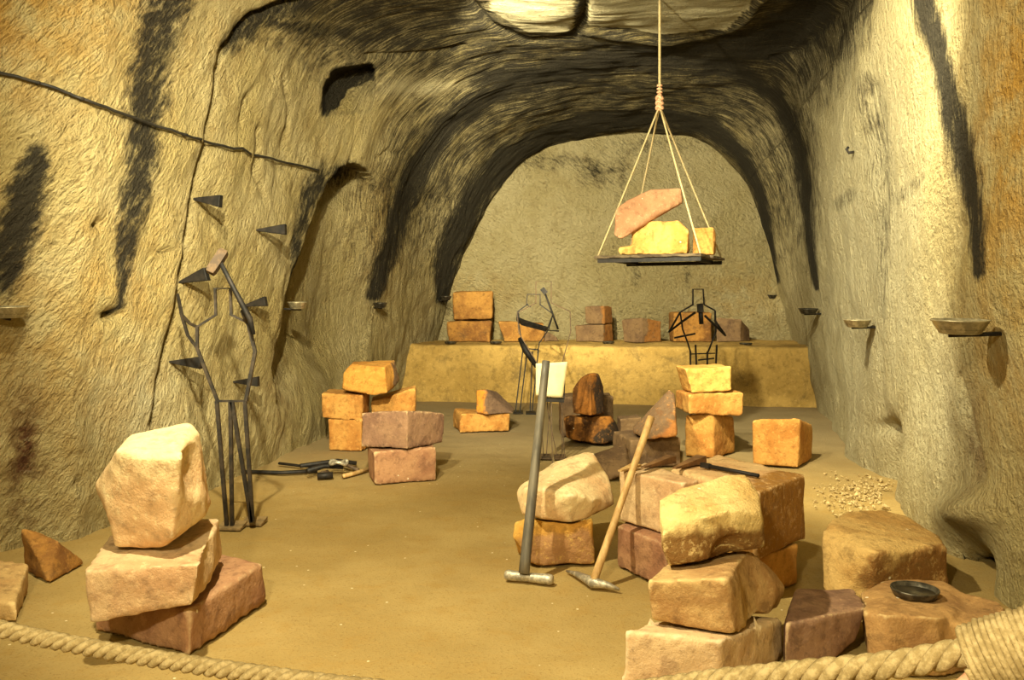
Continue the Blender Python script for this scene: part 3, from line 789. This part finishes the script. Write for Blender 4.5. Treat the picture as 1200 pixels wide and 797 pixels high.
y2all = lift(PP((740,298,8.75),(740,270,8.75),(751,259,8.75),(794,258,8.6),(807,270,8.55),(807,297,8.55),(760,298,8.6),(745,297,9.15),(752,262,9.15),(796,262,9.1),(808,296,9.1),
      (725,290,8.7),(744,287,8.68),(725,298,8.7),(748,298,8.66),(727,291,8.95),(746,288,8.95),(727,297,8.95),(748,297,8.95)))
y2 = [y2all[:11], y2all[11:]]
YB = stone_material('banded_yellow_sandstone', (208, 160, 88), (190, 136, 66), scale=3, bands=.6)
stone('yellow stone lying on the hanging platform under the tilted pink slab', y2, YB, G8, amp=.014, soft=3)
stone('tilted pinkish slab leaning over the yellow stone on the hanging platform', PP((721,245,8.72),(735,235,8.75),(762,222,8.8),(798,220,8.78),(799,238,8.75),(782,241,8.7),(761,254,8.66),(747,260,8.66),(727,281,8.66),(719,276,8.7),(735,240,9.1),(765,226,9.15),(800,224,9.15),(800,238,9.1),(728,270,9.05)), 
      stone_material('pink_slab_sandstone', (180, 138, 102), (160, 116, 84), scale=2.4), G8, name='sandstone_slab', amp=.010, soft=1)
stone('orange stone at the right end of the hanging platform', lift(PP((812,266,8.75),(836,265,8.75),(839,272,8.8),(836,297,8.75),(812,298,8.75),(814,270,9.1),(838,270,9.1),(838,297,9.1),(814,297,9.1))), ORNG, G8, amp=.012, soft=3)

# ------------------------------------------------------------------ iron figures
def fig(pts, d): return [P(x, y, d + (q[0] if q else 0)) for x, y, *q in pts]
def foot_plate(name, cx, cy, d, w, parent, mat=M_RUST):
    c = P(cx, cy, d); c.z = 0
    vs = [(c.x-w, c.y-.05, .0), (c.x+w, c.y-.07, .0), (c.x+w, c.y+.09, .0), (c.x-w, c.y+.09, .0), (c.x-w, c.y-.05, .012), (c.x+w, c.y-.07, .012), (c.x+w, c.y+.09, .03), (c.x-w, c.y+.09, .03)]
    fs = [(3,2,1,0),(4,5,6,7),(0,1,5,4),(1,2,6,5),(2,3,7,6),(3,0,4,7)]
    return link(name, mesh_from(vs, fs), mat, parent, smooth=False)
M_PLATE = simple_material('dusty_iron', (120, 98, 64), (150, 124, 82), .8, .1, 16)
# nearest figure, left, swinging a hammer at the wedges
d = dist(619)
f1 = root('iron_figure', (P(280, 617, d).x, d, 0), 'tallest headless figure of bent iron bars beside the wedges in the left wall', 'sculpture')
r = .013
bars('neck_frame', [fig([(253,370),(252,338),(270,338),(271,370)], d)], r, M_IRON, f1)
bars('shoulder_bar', [fig([(231,383),(253,369)], d)], r*.8, M_IRON, f1); bars('shoulder_bar', [fig([(271,369),(290,378)], d)], r*.8, M_IRON, f1)
bars('arm', [fig([(231,383),(222,379,.05),(213,369,.12),(208,345,.22)], d), fig([(231,408),(220,393,.05),(212,366,.12)], d)], r, M_IRON, f1)
bars('arm', [fig([(290,378),(287,372,-.05),(284,364,-.08)], d)], r*1.3, M_IRON, f1)
bars('torso_side', [fig([(231,383),(231,408),(255,470)], d)], r*1.15, M_IRON, f1)
bars('torso_side', [fig([(290,376),(299,412),(288,470)], d)], r*1.3, M_IRON, f1)
bars('waist_bar', [fig([(254,470),(289,470)], d)], r*.8, M_IRON, f1)
for poly in ([(254,470),(266,618)], [(270,471),(272,616)], [(272,471),(295,612)], [(287,471),(296,611)]):
    bars('leg', [fig(poly, d)], r*1.35, M_IRON, f1)
foot_plate('foot', 271, 620, d, .085, f1, M_PLATE); foot_plate('foot', 297, 612, d + .12, .075, f1, M_PLATE)
# its hammer
h = root('sledgehammer', fig([(290,376,-.08)], d)[0], 'long hammer raised over the shoulder of the tallest iron figure', 'hammer')
tube('handle', fig([(258,307,-.16),(275,340,-.14),(293,374,-.11),(297,392,-.09)], d), [.016, .018, .021, .015], M_BLACK, h)
hd = fig([(246,320,-.20),(263,294,-.12)], d); u = (hd[1]-hd[0]).normalized()
bars('hammer_head', [[hd[0], hd[0].lerp(hd[1], .12), hd[0].lerp(hd[1], .88), hd[1]]], [.036, .044, .044, .036], M_RUST, h)

# left back figure
d = dist(484)
f2 = root('iron_figure', (P(610, 484, d).x, d, 0), 'dark iron bar figure left of the cream sheet, before the rock bench', 'sculpture')
r = .011
bars('neck_frame', [fig([(622,360),(617,357),(618,345),(633,345),(633,358)], d)], r, M_BLACK, f2)
bars('shoulder_bar', [fig([(607,365),(619,356)], d)], r, M_BLACK, f2); bars('shoulder_bar', [fig([(633,357),(648,368)], d)], r, M_BLACK, f2)
bars('arm', [fig([(607,365),(607,374),(613,378,-.2),(641,386,-.3)], d)], [.02, .035, .045, .035], M_BLACK, f2)
bars('arm', [fig([(648,368),(641,387,-.2),(655,388,-.15)], d)], r, M_BLACK, f2)
bars('torso_side', [fig([(607,374),(611,398),(613,408)], d)], r, M_BLACK, f2); bars('torso_side', [fig([(648,368),(643,386),(632,402),(630,414)], d)], r, M_BLACK, f2)
bars('waist_bar', [fig([(612,408),(631,410)], d)], r, M_BLACK, f2)
for poly in ([(613,408),(604,483)], [(618,410),(609,484)], [(624,412),(621,486)], [(631,410),(623,487)]):
    bars('leg', [fig(poly, d)], r*1.1, M_BLACK, f2)
foot_plate('foot', 607, 485, d, .07, f2, M_BLACK); foot_plate('foot', 622, 488, d-.1, .07, f2, M_BLACK)
h = root('stone_hammer', fig([(640,355)], d)[0], 'small hammer held up by the dark figure left of the cream sheet', 'hammer')
tube('handle', fig([(638,342,-.2),(647,366,-.2),(654,386,-.2)], d), .014, M_BLACK, h, 6)
bars('hammer_head', [fig([(635,338,-.2),(640,344,-.2)], d)], .045, M_BLACK, h)
h = root('pry_bar', fig([(610,395,-.15)], d)[0], 'thick dark bar slanting at the hip of the figure left of the cream sheet', 'tool')
tube('shaft', fig([(609,396,-.15),(616,410,-.2),(629,430,-.25)], d), [.03, .05, .03], M_BLACK, h, 6)

# thin figure in front, with a cream sheet
d = dist(537)
f3 = root('wire_figure', (P(647, 537, d).x, d, 0), 'thin wire figure standing behind the cream sheet, head in a tall open frame', 'sculpture')
r = .0065
bars('neck_frame', [fig([(628,356),(628,330),(646,330),(646,355)], d)], r, M_RUST, f3)
bars('shoulder_bar', [fig([(628,355),(606,367)], d)], r, M_RUST, f3); bars('shoulder_bar', [fig([(646,355),(668,365)], d)], r, M_RUST, f3)
bars('torso_side', [fig([(606,367),(608,390),(632,430)], d)], r, M_RUST, f3); bars('torso_side', [fig([(668,365),(669,388),(658,428)], d)], r, M_RUST, f3)
bars('waist_bar', [fig([(632,430),(658,428)], d)], r, M_RUST, f3)
for poly in ([(632,430),(637,540)], [(640,430),(642,482),(653,536)], [(658,428),(659,540)], [(648,430),(640,536)]):
    bars('leg', [fig(poly, d)], r, M_RUST, f3)
foot_plate('foot', 639, 539, d, .06, f3, M_RUST); foot_plate('foot', 656, 538, d-.02, .06, f3, M_RUST)
# sheet on its stand
ds = d - .18
sg = root('sheet_stand', (P(646, 540, ds).x, ds, 0), 'cream sheet on a dark board and thin stand before the wire figure', 'sign')
a, b, c2, e = P(628, 426, ds), P(665, 424, ds), P(659, 466, ds), P(628, 463, ds)
NX = 12
vs, fs = grid(NX, NX, lambda u, v: tuple((a.lerp(b, u)).lerp(e.lerp(c2, u), v) + Vector((0, -.012 * math.sin(u*3.1) - .006*v, 0))))
sh = mesh_from(vs, fs); o = link('sheet', sh, M_PAPER, sg)
o.modifiers.new('t', 'SOLIDIFY').thickness = .006
bm_pts = PP((630,464,ds),(661,466,ds),(660,472,ds),(630,471,ds))
bars('board_edge', [[P(630,468,ds+.03), P(661,469,ds+.03)]], .03, M_BLACK, sg)
bars('backing_frame', [PP((631,468,ds+.03),(631,430,ds+.03),(662,430,ds+.03),(661,468,ds+.03))], .008, M_BLACK, sg)
for (x0, x1) in ((634, 632), (658, 662), (646, 646)):
    bars('leg', [[P(x0, 470, ds+.03), Vector((P(x1, 540, ds).x, ds + (.03 if x0 != 646 else -.25), 0))]], .006, M_RUST, sg)

# right back figure
d = 11.5
f4 = root('iron_figure', (P(823, 490, d).x, d, 0), 'dark iron bar figure behind the right back stack, bent arms on both sides', 'sculpture')
r = .014
bars('neck_frame', [fig([(812,358),(812,339),(824,339),(825,357)], d)], r, M_BLACK, f4)
bars('shoulder_bar', [fig([(797,366),(812,357)], d)], r, M_BLACK, f4); bars('shoulder_bar', [fig([(825,357),(838,364)], d)], r, M_BLACK, f4)
bars('arm', [fig([(797,366),(784,389,-.15),(798,378,-.25),(815,366,-.3)], d), fig([(790,396,-.25),(815,391,-.3)], d)], r*1.2, M_BLACK, f4)
bars('arm', [fig([(838,364),(838,376),(850,393,-.15),(826,370,-.3)], d)], r*1.2, M_BLACK, f4)
bars('torso_side', [fig([(797,366),(800,386),(806,402),(809,412)], d)], r, M_BLACK, f4); bars('torso_side', [fig([(838,364),(839,388),(834,402),(829,414)], d)], r, M_BLACK, f4)
bars('waist_bar', [fig([(808,415),(838,414)], d)], r*.8, M_BLACK, f4); bars('waist_bar', [fig([(818,422),(837,420)], d)], r, M_BLACK, f4)
for poly in ([(809,412),(810,490)], [(815,404),(819,490)], [(829,412),(828,490)], [(840,404),(836,490)]):
    bars('leg', [fig(poly, d)], r*1.1, M_BLACK, f4)
foot_plate('foot', 814, 490, d, .08, f4, M_BLACK); foot_plate('foot', 832, 490, d, .08, f4, M_BLACK)
h = root('stone_hammer', fig([(821,366,-.3)], d)[0], 'dark hammer held at the chest of the right iron figure', 'hammer')
bars('hammer_head', [fig([(820,356,-.32),(821,366,-.32)], d)], .05, M_BLACK, h)
tube('handle', fig([(821,364,-.3),(822,380,-.3)], d), .03, M_BLACK, h, 6)

# ------------------------------------------------------------------ tools in front
# sledgehammer leaning head-down on the pale boulder
d0 = dist(678, .03); a = P(614, 672, d0); a.z = .06
b = P(640, 423, 5.02)
s = root('sledgehammer', (a.x, a.y, 0), 'grey-handled sledgehammer standing head down, leaning on the pale pointed boulder', 'hammer')
n = 14
tube('handle', [a.lerp(b, k/n) for k in range(n+1)], [.031 - .008*k/n for k in range(n+1)], M_GREYWOOD, s, 12)
u0, u1 = P(592, 673, dist(680)), P(648, 677, dist(686)); u0.z = u1.z = .031
u = (u1-u0)
hv = [u0, u0 + u*.03, u0 + u*.08, u0 + u*.42, u0 + u*.58, u0 + u*.92, u0 + u*.97, u1]
tube('hammer_head', hv, [.022, .028, .031, .027, .027, .031, .028, .022], M_STEEL, s, 10)
# pickaxe
d1 = dist(684, .03); a = P(695, 683, d1); a.z = .035; b = P(763, 489, 5.13)
s = root('pickaxe', (a.x, a.y, 0), 'wooden-handled pickaxe leaning on the pink block, its two points on the floor', 'pickaxe')
tube('handle', [a.lerp(b, k/n) for k in range(-0, n+1)], [.024 - .004*math.sin(k/n*3) for k in range(n+1)], M_WOOD, s, 12)
p0, p1 = P(664, 669, dist(672)), P(726, 694, dist(694)); p0.z = p1.z = .014
mid = a.copy(); mid.z = .034
pts = [p0, p0.lerp(mid, .4) + Vector((0, 0, .008)), p0.lerp(mid, .8) + Vector((0, 0, .004)), mid, mid.lerp(p1, .2) + Vector((0, 0, .004)), mid.lerp(p1, .6) + Vector((0, 0, .008)), p1]
tube('pick_head', pts, [.006, .017, .026, .031, .026, .018, .007], M_STEEL, s, 8)
# tools on the block tops
def lying(name, label, cat, p, q, z, r, mat, hmat=None, hl=.0, group=None):
    a, b = P(p[0], p[1], dist(p[1], z)), P(q[0], q[1], dist(q[1], z)); a.z = b.z = z + r*1.02
    o = root(name, (a.x, a.y, z), label, cat, group)
    if hmat:
        m = a.lerp(b, hl)
        tube('handle', [m, b], [r*.8, r*.7], hmat, o, 8)
        bars('head', [[a, m]], [r*1.2, r*1.2], mat, o)
    return o, a, b
zt = .585
o, a, b = lying('chisel', 'long dark iron chisel lying across the big buff block', 'chisel', (822,548), (889,561), zt+.01, .016, M_BLACK, M_BLACK, .16)
def wedge_mesh(a, b, w0, w1, t0, t1, up=Vector((0, 0, 1))):
    u = (b - a).normalized(); s_ = u.cross(up).normalized(); v = s_.cross(u)
    vs = []
    for p, w, t in ((a, w0, t0), (a.lerp(b, .5), (w0+w1)/2*1.02, (t0+t1)/2), (b, w1, t1)):
        for (i, j) in ((-1, -1), (1, -1), (1, 1), (-1, 1)): vs.append(p + s_*w*i + v*t*j)
    fs = [(3,2,1,0), (8,9,10,11)] + [(k*4+j, k*4+(j+1) % 4, (k+1)*4+(j+1) % 4, (k+1)*4+j) for k in range(2) for j in range(4)]
    return vs, fs
for (p, q, lab, m) in (((753,551), (787,543), 'brown wooden wedge lying nearest the pickaxe handle on the pink block', M_DARKWOOD),
                       ((790,552), (822,543), 'brown wooden wedge lying beside the chisel on the big buff block', M_DARKWOOD),
                       ((726,554), (746,549), 'flat pale splinter of wood lying at the left edge of the pink block top', M_WOOD)):
    z = .575 if p[0] < 780 else .592; a = P(p[0], p[1], dist(p[1], z)); b = P(q[0], q[1], dist(q[1], z)); a.z = z + .018; b.z = z + .03
    vs, fs = wedge_mesh(a, b, .012, .035, .004, .022 if m is not M_WOOD else .008)
    zm = min(v.z for v in vs); vs = [v + Vector((0, 0, z - zm + .006)) for v in vs]
    tag(link('wooden_wedge', mesh_from(vs, fs), m, origin=a, smooth=False), lab, 'wedge', 'wood pieces on the block tops')

# ------------------------------------------------------------------ wedges in the left wall
G9 = 'iron wedges driven into the left wall'
for (p, q, lab, m, w) in (((223,232), (259,236), 'dark iron wedge driven into the wall crack, highest of all', M_BLACK, .05),
                  ((301,270), (335,269), 'dark iron wedge in the left wall just left of the arched niche', M_BLACK, .05),
                  ((208,331), (243,321), 'dark iron wedge pointing up from the wall crack beside the raised hammer', M_BLACK, .055),
                  ((286,360), (312,353), 'dark iron wedge behind the right shoulder of the tallest iron figure', M_BLACK, .045),
                  ((199,424), (236,425), 'dark iron wedge low in the wall crack behind the tallest figure', M_BLACK, .05),
                  ((274,448), (303,447), 'dark iron wedge lowest in the left wall, above the figure legs', M_BLACK, .045)):
    a, nrm = on_wall(*p); b = P(q[0], q[1], a.y - .02)
    a = a - nrm * .03
    vs, fs = wedge_mesh(a, b, .016, .03, .004, w)
    bmw = bmesh.new(); me = mesh_from(vs, fs); bmw.from_mesh(me)
    bmesh.ops.bevel(bmw, geom=bmw.edges[:], offset=.004, segments=1, affect='EDGES'); bmw.to_mesh(me); bmw.free()
    tag(link('iron_wedge', me, m, origin=a, smooth=False), lab, 'wedge', G9)

# ------------------------------------------------------------------ lamp dishes
G10 = 'tin lamp dishes on the walls'
def dish(px, py, label, rad, hold=None, mat=M_DISH, tilt=0, out=.03):
    """shallow flared dish on an iron spike driven into the wall"""
    w, nrm = on_wall(*hold)
    c = P(px, py, w.y) 
    nn = Vector((nrm.x, nrm.y, 0)).normalized()
    c = Vector((w.x, w.y, 0)) + nn * (rad + out); c.z = P(px, py, w.y).z
    o = root('lamp_dish', c, label, 'dish', G10)
    k = rad
    prof = [(.02, -.042), (k*.64, -.044), (k*.71, -.039), (k*.97, .020), (k*1.0, .022), (k*1.0, .027), (k*.95, .027), (k*.69, -.033), (k*.62, -.037), (.01, -.037)]
    axis = Vector((math.sin(tilt), -.04, 1))
    vs, fs = lathe(prof, c, 36, axis); link('bowl', mesh_from(vs, fs), mat, o)
    vs, fs = lathe([(.01, -.02), (k*.80, -.02), (k*.80, -.016), (.01, -.016)], c, 28, axis); link('oil_residue', mesh_from(vs, fs), M_OIL, o)
    e = w - nn * .06; e.z = c.z - .04
    tube('spike', [e, Vector((c.x, c.y, c.z - .053)) + nn * k*.4], [.012, .009], M_BLACK, o, 6)
    return o
dish(1139, 381, 'largest tin dish on the right wall, below the broad black sooty streak', .135, (1172, 381), out=.05)
dish(1006, 378, 'tin dish on the right wall beside the seam, second from the right', .125, (1026, 378))
dish(952, 364, 'small tin dish on the right wall between the seam and the bench', .13, (962, 363), M_DARKDISH)
dish(905, 347, 'farthest dark dish at the right corner of the back wall', .11, (913, 346), M_DARKDISH)
dish(341, 357, 'tin dish at the foot of the niche edge on the left wall', .10, (333, 357))
dish(448, 357, 'dark dish under the sooty rib of the left wall', .10, (439, 357), M_DARKDISH)
dish(521, 349, 'farthest dark dish on the left wall, beside the orange bench stones', .10, (514, 349), M_DARKDISH)
dish(14, 364, 'tin dish at the left edge of the picture, below a sooty patch', .12, (2, 364))
# dishes set down on stone
def loose(px, py, z, rad, label, mat, dd=None, group=None):
    d = dist(py, z) if dd is None else dd
    c = P(px, py, d); c.z = z + .036
    o = root('tin_dish', (c.x, c.y, z), label, 'dish', group)
    k = rad
    prof = [(.01, -.028), (k*.82, -.030), (k*.9, -.026), (k*1.0, .000), (k*1.0, .005), (k*.96, .005), (k*.86, -.018), (k*.8, -.022), (.01, -.022)]
    vs, fs = lathe(prof, c, 40); link('bowl', mesh_from(vs, fs), mat, o)
    vs, fs = lathe([(.005, -.022), (k*.84, -.016), (k*.84, -.014), (.005, -.014)], c, 28); link('oil_residue', mesh_from(vs, fs), M_OIL, o)
bpy.context.view_layer.update()
def top_at(px, py):
    dg = bpy.context.evaluated_depsgraph_get()
    r = (P(px, py, 1) - EYE).normalized()
    h = SC.ray_cast(dg, EYE, r); return h[1]
q = top_at(1072, 700)
loose(1072, 698, q.z + .002, .105, 'dark tin dish on the wide low rock beside the rope', M_DARKDISH, q.y)
G11 = 'small dishes on the rock bench'
for x, lab in ((528, 'small dark dish on the bench below the two orange stones at left'), (581, 'small dish on the bench right of the two orange stones at left'), (713, 'small dish on the bench before the two grey stones'), (874, 'small dish on the bench at its right end')):
    loose(x, 403.5, .9, .10, lab, M_DARKDISH, 13.75 if x < 800 else 13.3, G11)

# hook in the right wall
w, nrm = on_wall(1001, 178)
hk = [w - nrm*.04, w + nrm*.05, w + nrm*.07 + Vector((0, 0, .04)), w + nrm*.05 + Vector((0, 0, .055))]
tag(tube('wall_hook', hk, .014, M_BLACK, origin=w), 'small black iron hook high on the right wall', 'hook')

# cable along the left wall
cp = [(-30,76),(0,86),(35,95),(66,105),(108,121),(166,143),(231,163),(301,183),(350,194),(370,199)]
pts = []
for x, y in cp:
    w, nrm = on_wall(max(x, -30), y); pts.append(w)
lean_pts = []
cc = catmull([tuple(p) for p in pts], 8)
lp = []
for p in cc:
    p = Vector(p); nr_ = BVH.find_nearest(p); nn = nr_[1] if nr_[1].dot(EYE - nr_[0]) > 0 else -nr_[1]
    lp.append(nr_[0] + nn * .035)
cab = root('wall_cable', lp[0], 'black cable strung across the upper left wall', 'cable')
tube('cable', lp, .011, M_CABLE, cab, 8)
for i in (18, 30, 46, 62):
    p = lp[i]; nr_ = BVH.find_nearest(p)
    tube('staple', [nr_[0] - (p - nr_[0])*.6, p + (p - nr_[0])*.35], .012, M_BLACK, cab, 6)

# ------------------------------------------------------------------ iron tools on the floor at left
G12 = 'iron tools heaped on the floor at the left wall'
def rod(name, label, cat, pts, r, mat, sides=6):
    ps = []
    for x, y, z in pts:
        p = P(x, y, dist(y, z)); p.z = z; ps.append(p)
    return tag(tube(name, ps, r, mat, origin=ps[0], sides=sides), label, cat, G12)
rod('pry_bar', 'long dark pry bar lying on the floor behind the legs of the tallest figure', 'tool', [(258,552,.02),(330,554,.02),(372,552,.02)], .018, M_BLACK)
rod('pry_bar', 'thin dark bar slanting to the tool heap from the wall', 'tool', [(327,543,.02),(352,546,.025),(375,547,.03)], .014, M_BLACK)
rod('chisel', 'dark bar lying furthest back in the tool heap', 'chisel', [(352,546,.07),(395,540,.06),(418,543,.03)], .02, M_BLACK)
rod('chisel', 'dark bar lying crosswise at the front of the tool heap', 'chisel', [(360,552,.07),(380,546,.085),(402,547,.08)], .024, M_BLACK)
rod('chisel', 'short thick dark bar in the middle of the tool heap', 'chisel', [(372,558,.03),(390,557,.03)], .03, M_BLACK)
rod('chisel', 'brown bar sloping to the right in the tool heap', 'chisel', [(397,541,.07),(420,551,.02)], .018, M_RUST)
rod('wooden_stick', 'pale wooden stick lying at the right end of the tool heap', 'stick', [(402,558,.02),(415,555,.02),(437,548,.02)], .02, M_WOOD)
rod('chisel', 'small brown stub lying at the front of the tool heap', 'chisel', [(376,557,.03),(384,555,.03)], .035, M_RUST)
c = P(397, 540, dist(540, .14)); c.z = .125
ringp = [c + Vector((.075*math.cos(a), .06*math.sin(a), .012*math.sin(3*a))) for a in np.linspace(0, 2*math.pi, 25)]
tag(tube('iron_ring', ringp, .016, M_STEEL, origin=c), 'pale open ring lying on top of the tool heap', 'ring', G12)

# gravel against the right wall
parts = []
for k in range(560):
    px, py = random.gauss(1010, 28), random.gauss(578, 12)
    if not (950 < px < 1050 and 552 < py < 606): continue
    d = dist(py); p = P(px, py, d); p.z = .004
    s = abs(random.gauss(0, .008)) + .004
    nr_ = BVH.find_nearest(p + Vector((0, 0, .1)))
    if nr_[3] < .11: continue
    q = []
    for _ in range(10):
        v = Vector((random.gauss(0, 1), random.gauss(0, 1), random.gauss(0, .7))).normalized() * s * random.uniform(.8, 1.1)
        q.append(p + v)
    hm = hull_mesh(q); parts.append(([v.co.copy() for v in hm.vertices], [tuple(f.vertices) for f in hm.polygons])); bpy.data.meshes.remove(hm)
vs, fs = merge(parts)
tag(link('gravel', mesh_from(vs, fs), M_GRAVEL, smooth=False), 'pale loose gravel spilled at the foot of the right wall', 'gravel', kind='stuff')

# ------------------------------------------------------------------ barrier rope
ctrl = [(-90,710,2.42),(0,737,2.36),(100,758,2.3),(200,775,2.24),(300,790,2.18),(400,803,2.1),(520,815,2.0),(640,818,1.86),(740,812,1.74),(830,800,1.64),(930,790,1.54),(1040,780,1.45),(1110,768,1.40),(1160,757,1.37),(1215,744,1.34),(1290,722,1.30)]
cl_ = catmull([tuple(P(*q)) for q in ctrl], 60)
L = np.concatenate([[0], np.cumsum(np.linalg.norm(np.diff(cl_, axis=0), axis=1))])
nS = int(L[-1] / .006)
q = np.linspace(0, L[-1], nS)
cen = np.stack([np.interp(q, L, cl_[:, i]) for i in range(3)], -1)
br = root('barrier_rope', P(1110, 768, 1.40), 'thick twisted hemp rope slung across the foreground as a barrier', 'rope')
R0, rs, pitch = .0125, .0118, .10
tan = np.gradient(cen, axis=0); tan /= np.linalg.norm(tan, axis=1, keepdims=True)
up = np.array([0, 0, 1.0]); s1 = np.cross(tan, up); s1 /= np.linalg.norm(s1, axis=1, keepdims=True); s2 = np.cross(s1, tan)
for k in range(3):
    ph = 2*math.pi*(q / pitch) + 2*math.pi*k/3
    pts = cen + R0*(np.cos(ph)[:, None]*s1 + np.sin(ph)[:, None]*s2)
    tube('strand', [Vector(p) for p in pts], rs, M_ROPE, br, 8)
# whipping that binds the rope to itself at the right
i0 = int(np.argmin(np.abs(600 + F*cen[:, 0]/cen[:, 1] - 1128))); i1 = int(np.argmin(np.abs(600 + F*cen[:, 0]/cen[:, 1] - 1262)))
seg = cen[i0:i1]; Ls = q[i0:i1] - q[i0]
nt = int(Ls[-1] / .0088); m = nt * 20
qq = np.linspace(0, Ls[-1], m)
cs = np.stack([np.interp(qq, Ls, seg[:, i]) for i in range(3)], -1)
ts = np.gradient(cs, axis=0); ts /= np.linalg.norm(ts, axis=1, keepdims=True)
a1 = np.cross(ts, up); a1 /= np.linalg.norm(a1, axis=1, keepdims=True); a2 = np.cross(a1, ts)
rr = .044 + .006*np.sin(qq / Ls[-1] * math.pi)
jit = np.array([.004*noise.noise(Vector((k*.045, 0, 2))) for k in range(m)])
ph = -np.linspace(0, nt*2*math.pi, m)
hel = cs + (rr + jit)[:, None]*(np.cos(ph)[:, None]*a1 + np.sin(ph)[:, None]*a2*1.05) + a2*(-.012)
tube('whipping', [Vector(p) for p in hel], .0056, M_ROPE, br, 6)
core = [Vector(p) for p in (cs + a2*(-.012))[::20]]
tube('bound_core', core, .040, M_ROPE, br, 14)
e0 = Vector(cs[8]) + Vector((-.012, -.02, -.035))
tube('loose_end', [e0 + Vector((.06, .0, .02)), e0 + Vector((.02, -.004, .004)), e0 + Vector((-.012, -.006, -.022)), e0 + Vector((-.02, -.006, -.06))], [.018, .018, .018, .015], M_CUT, br, 12)

# ------------------------------------------------------------------ light
def lamp(kind, loc, energy, color, radius=.1, aim=None, spot=None, blend=.6):
    l = bpy.data.lights.new('lamp', kind); l.energy = energy; l.color = color
    if kind != 'AREA': l.shadow_soft_size = radius
    else: l.size = radius
    o = bpy.data.objects.new('lamp', l); COL.objects.link(o); o.location = loc
    if aim:
        o.rotation_euler = (Vector(aim) - Vector(loc)).to_track_quat('-Z', 'Y').to_euler()
    if spot: l.spot_size = math.radians(spot); l.spot_blend = blend
    return o
WARM = (1, .915, .61)
lamp('SPOT', (-1.4, 3.0, 4.2), 950, WARM, .05, (.9, 6.9, .6), 112, .5)
lamp('POINT', (-.9, -.4, 3.0), 610, WARM, .09)
lamp('SPOT', (-.85, 4.75, 3.72), 1120, WARM, .05, (2.1, 13.5, 1.7), 70, .5)
lamp('SPOT', (-.45, 7.0, 4.36), 2900, WARM, .06, (1.8, 15, 3.1), 54, .5)  # unseen extra spot, added to brighten the back wall
lamp('SPOT', (.4, 4.6, 4.4), 2000, WARM, .08, (3.4, 7.4, 1.9), 72, .7)
lamp('SPOT', (-.6, 1.2, 3.7), 2900, WARM, .07, (-2.2, 9.4, 2.0), 50, .7)  # added fill for the left wall, no source known there
SC.cycles.diffuse_bounces = 2

w = bpy.data.worlds.new('world'); SC.world = w; w.use_nodes = True
w.node_tree.nodes['Background'].inputs[0].default_value = (1, .85, .6, 1)
w.node_tree.nodes['Background'].inputs[1].default_value = .02
SC.view_settings.view_transform = 'Standard'
SC.view_settings.look = 'None'
SC.view_settings.exposure = 0.25
SC.view_settings.gamma = 1.0
SC.view_settings.use_curve_mapping = False
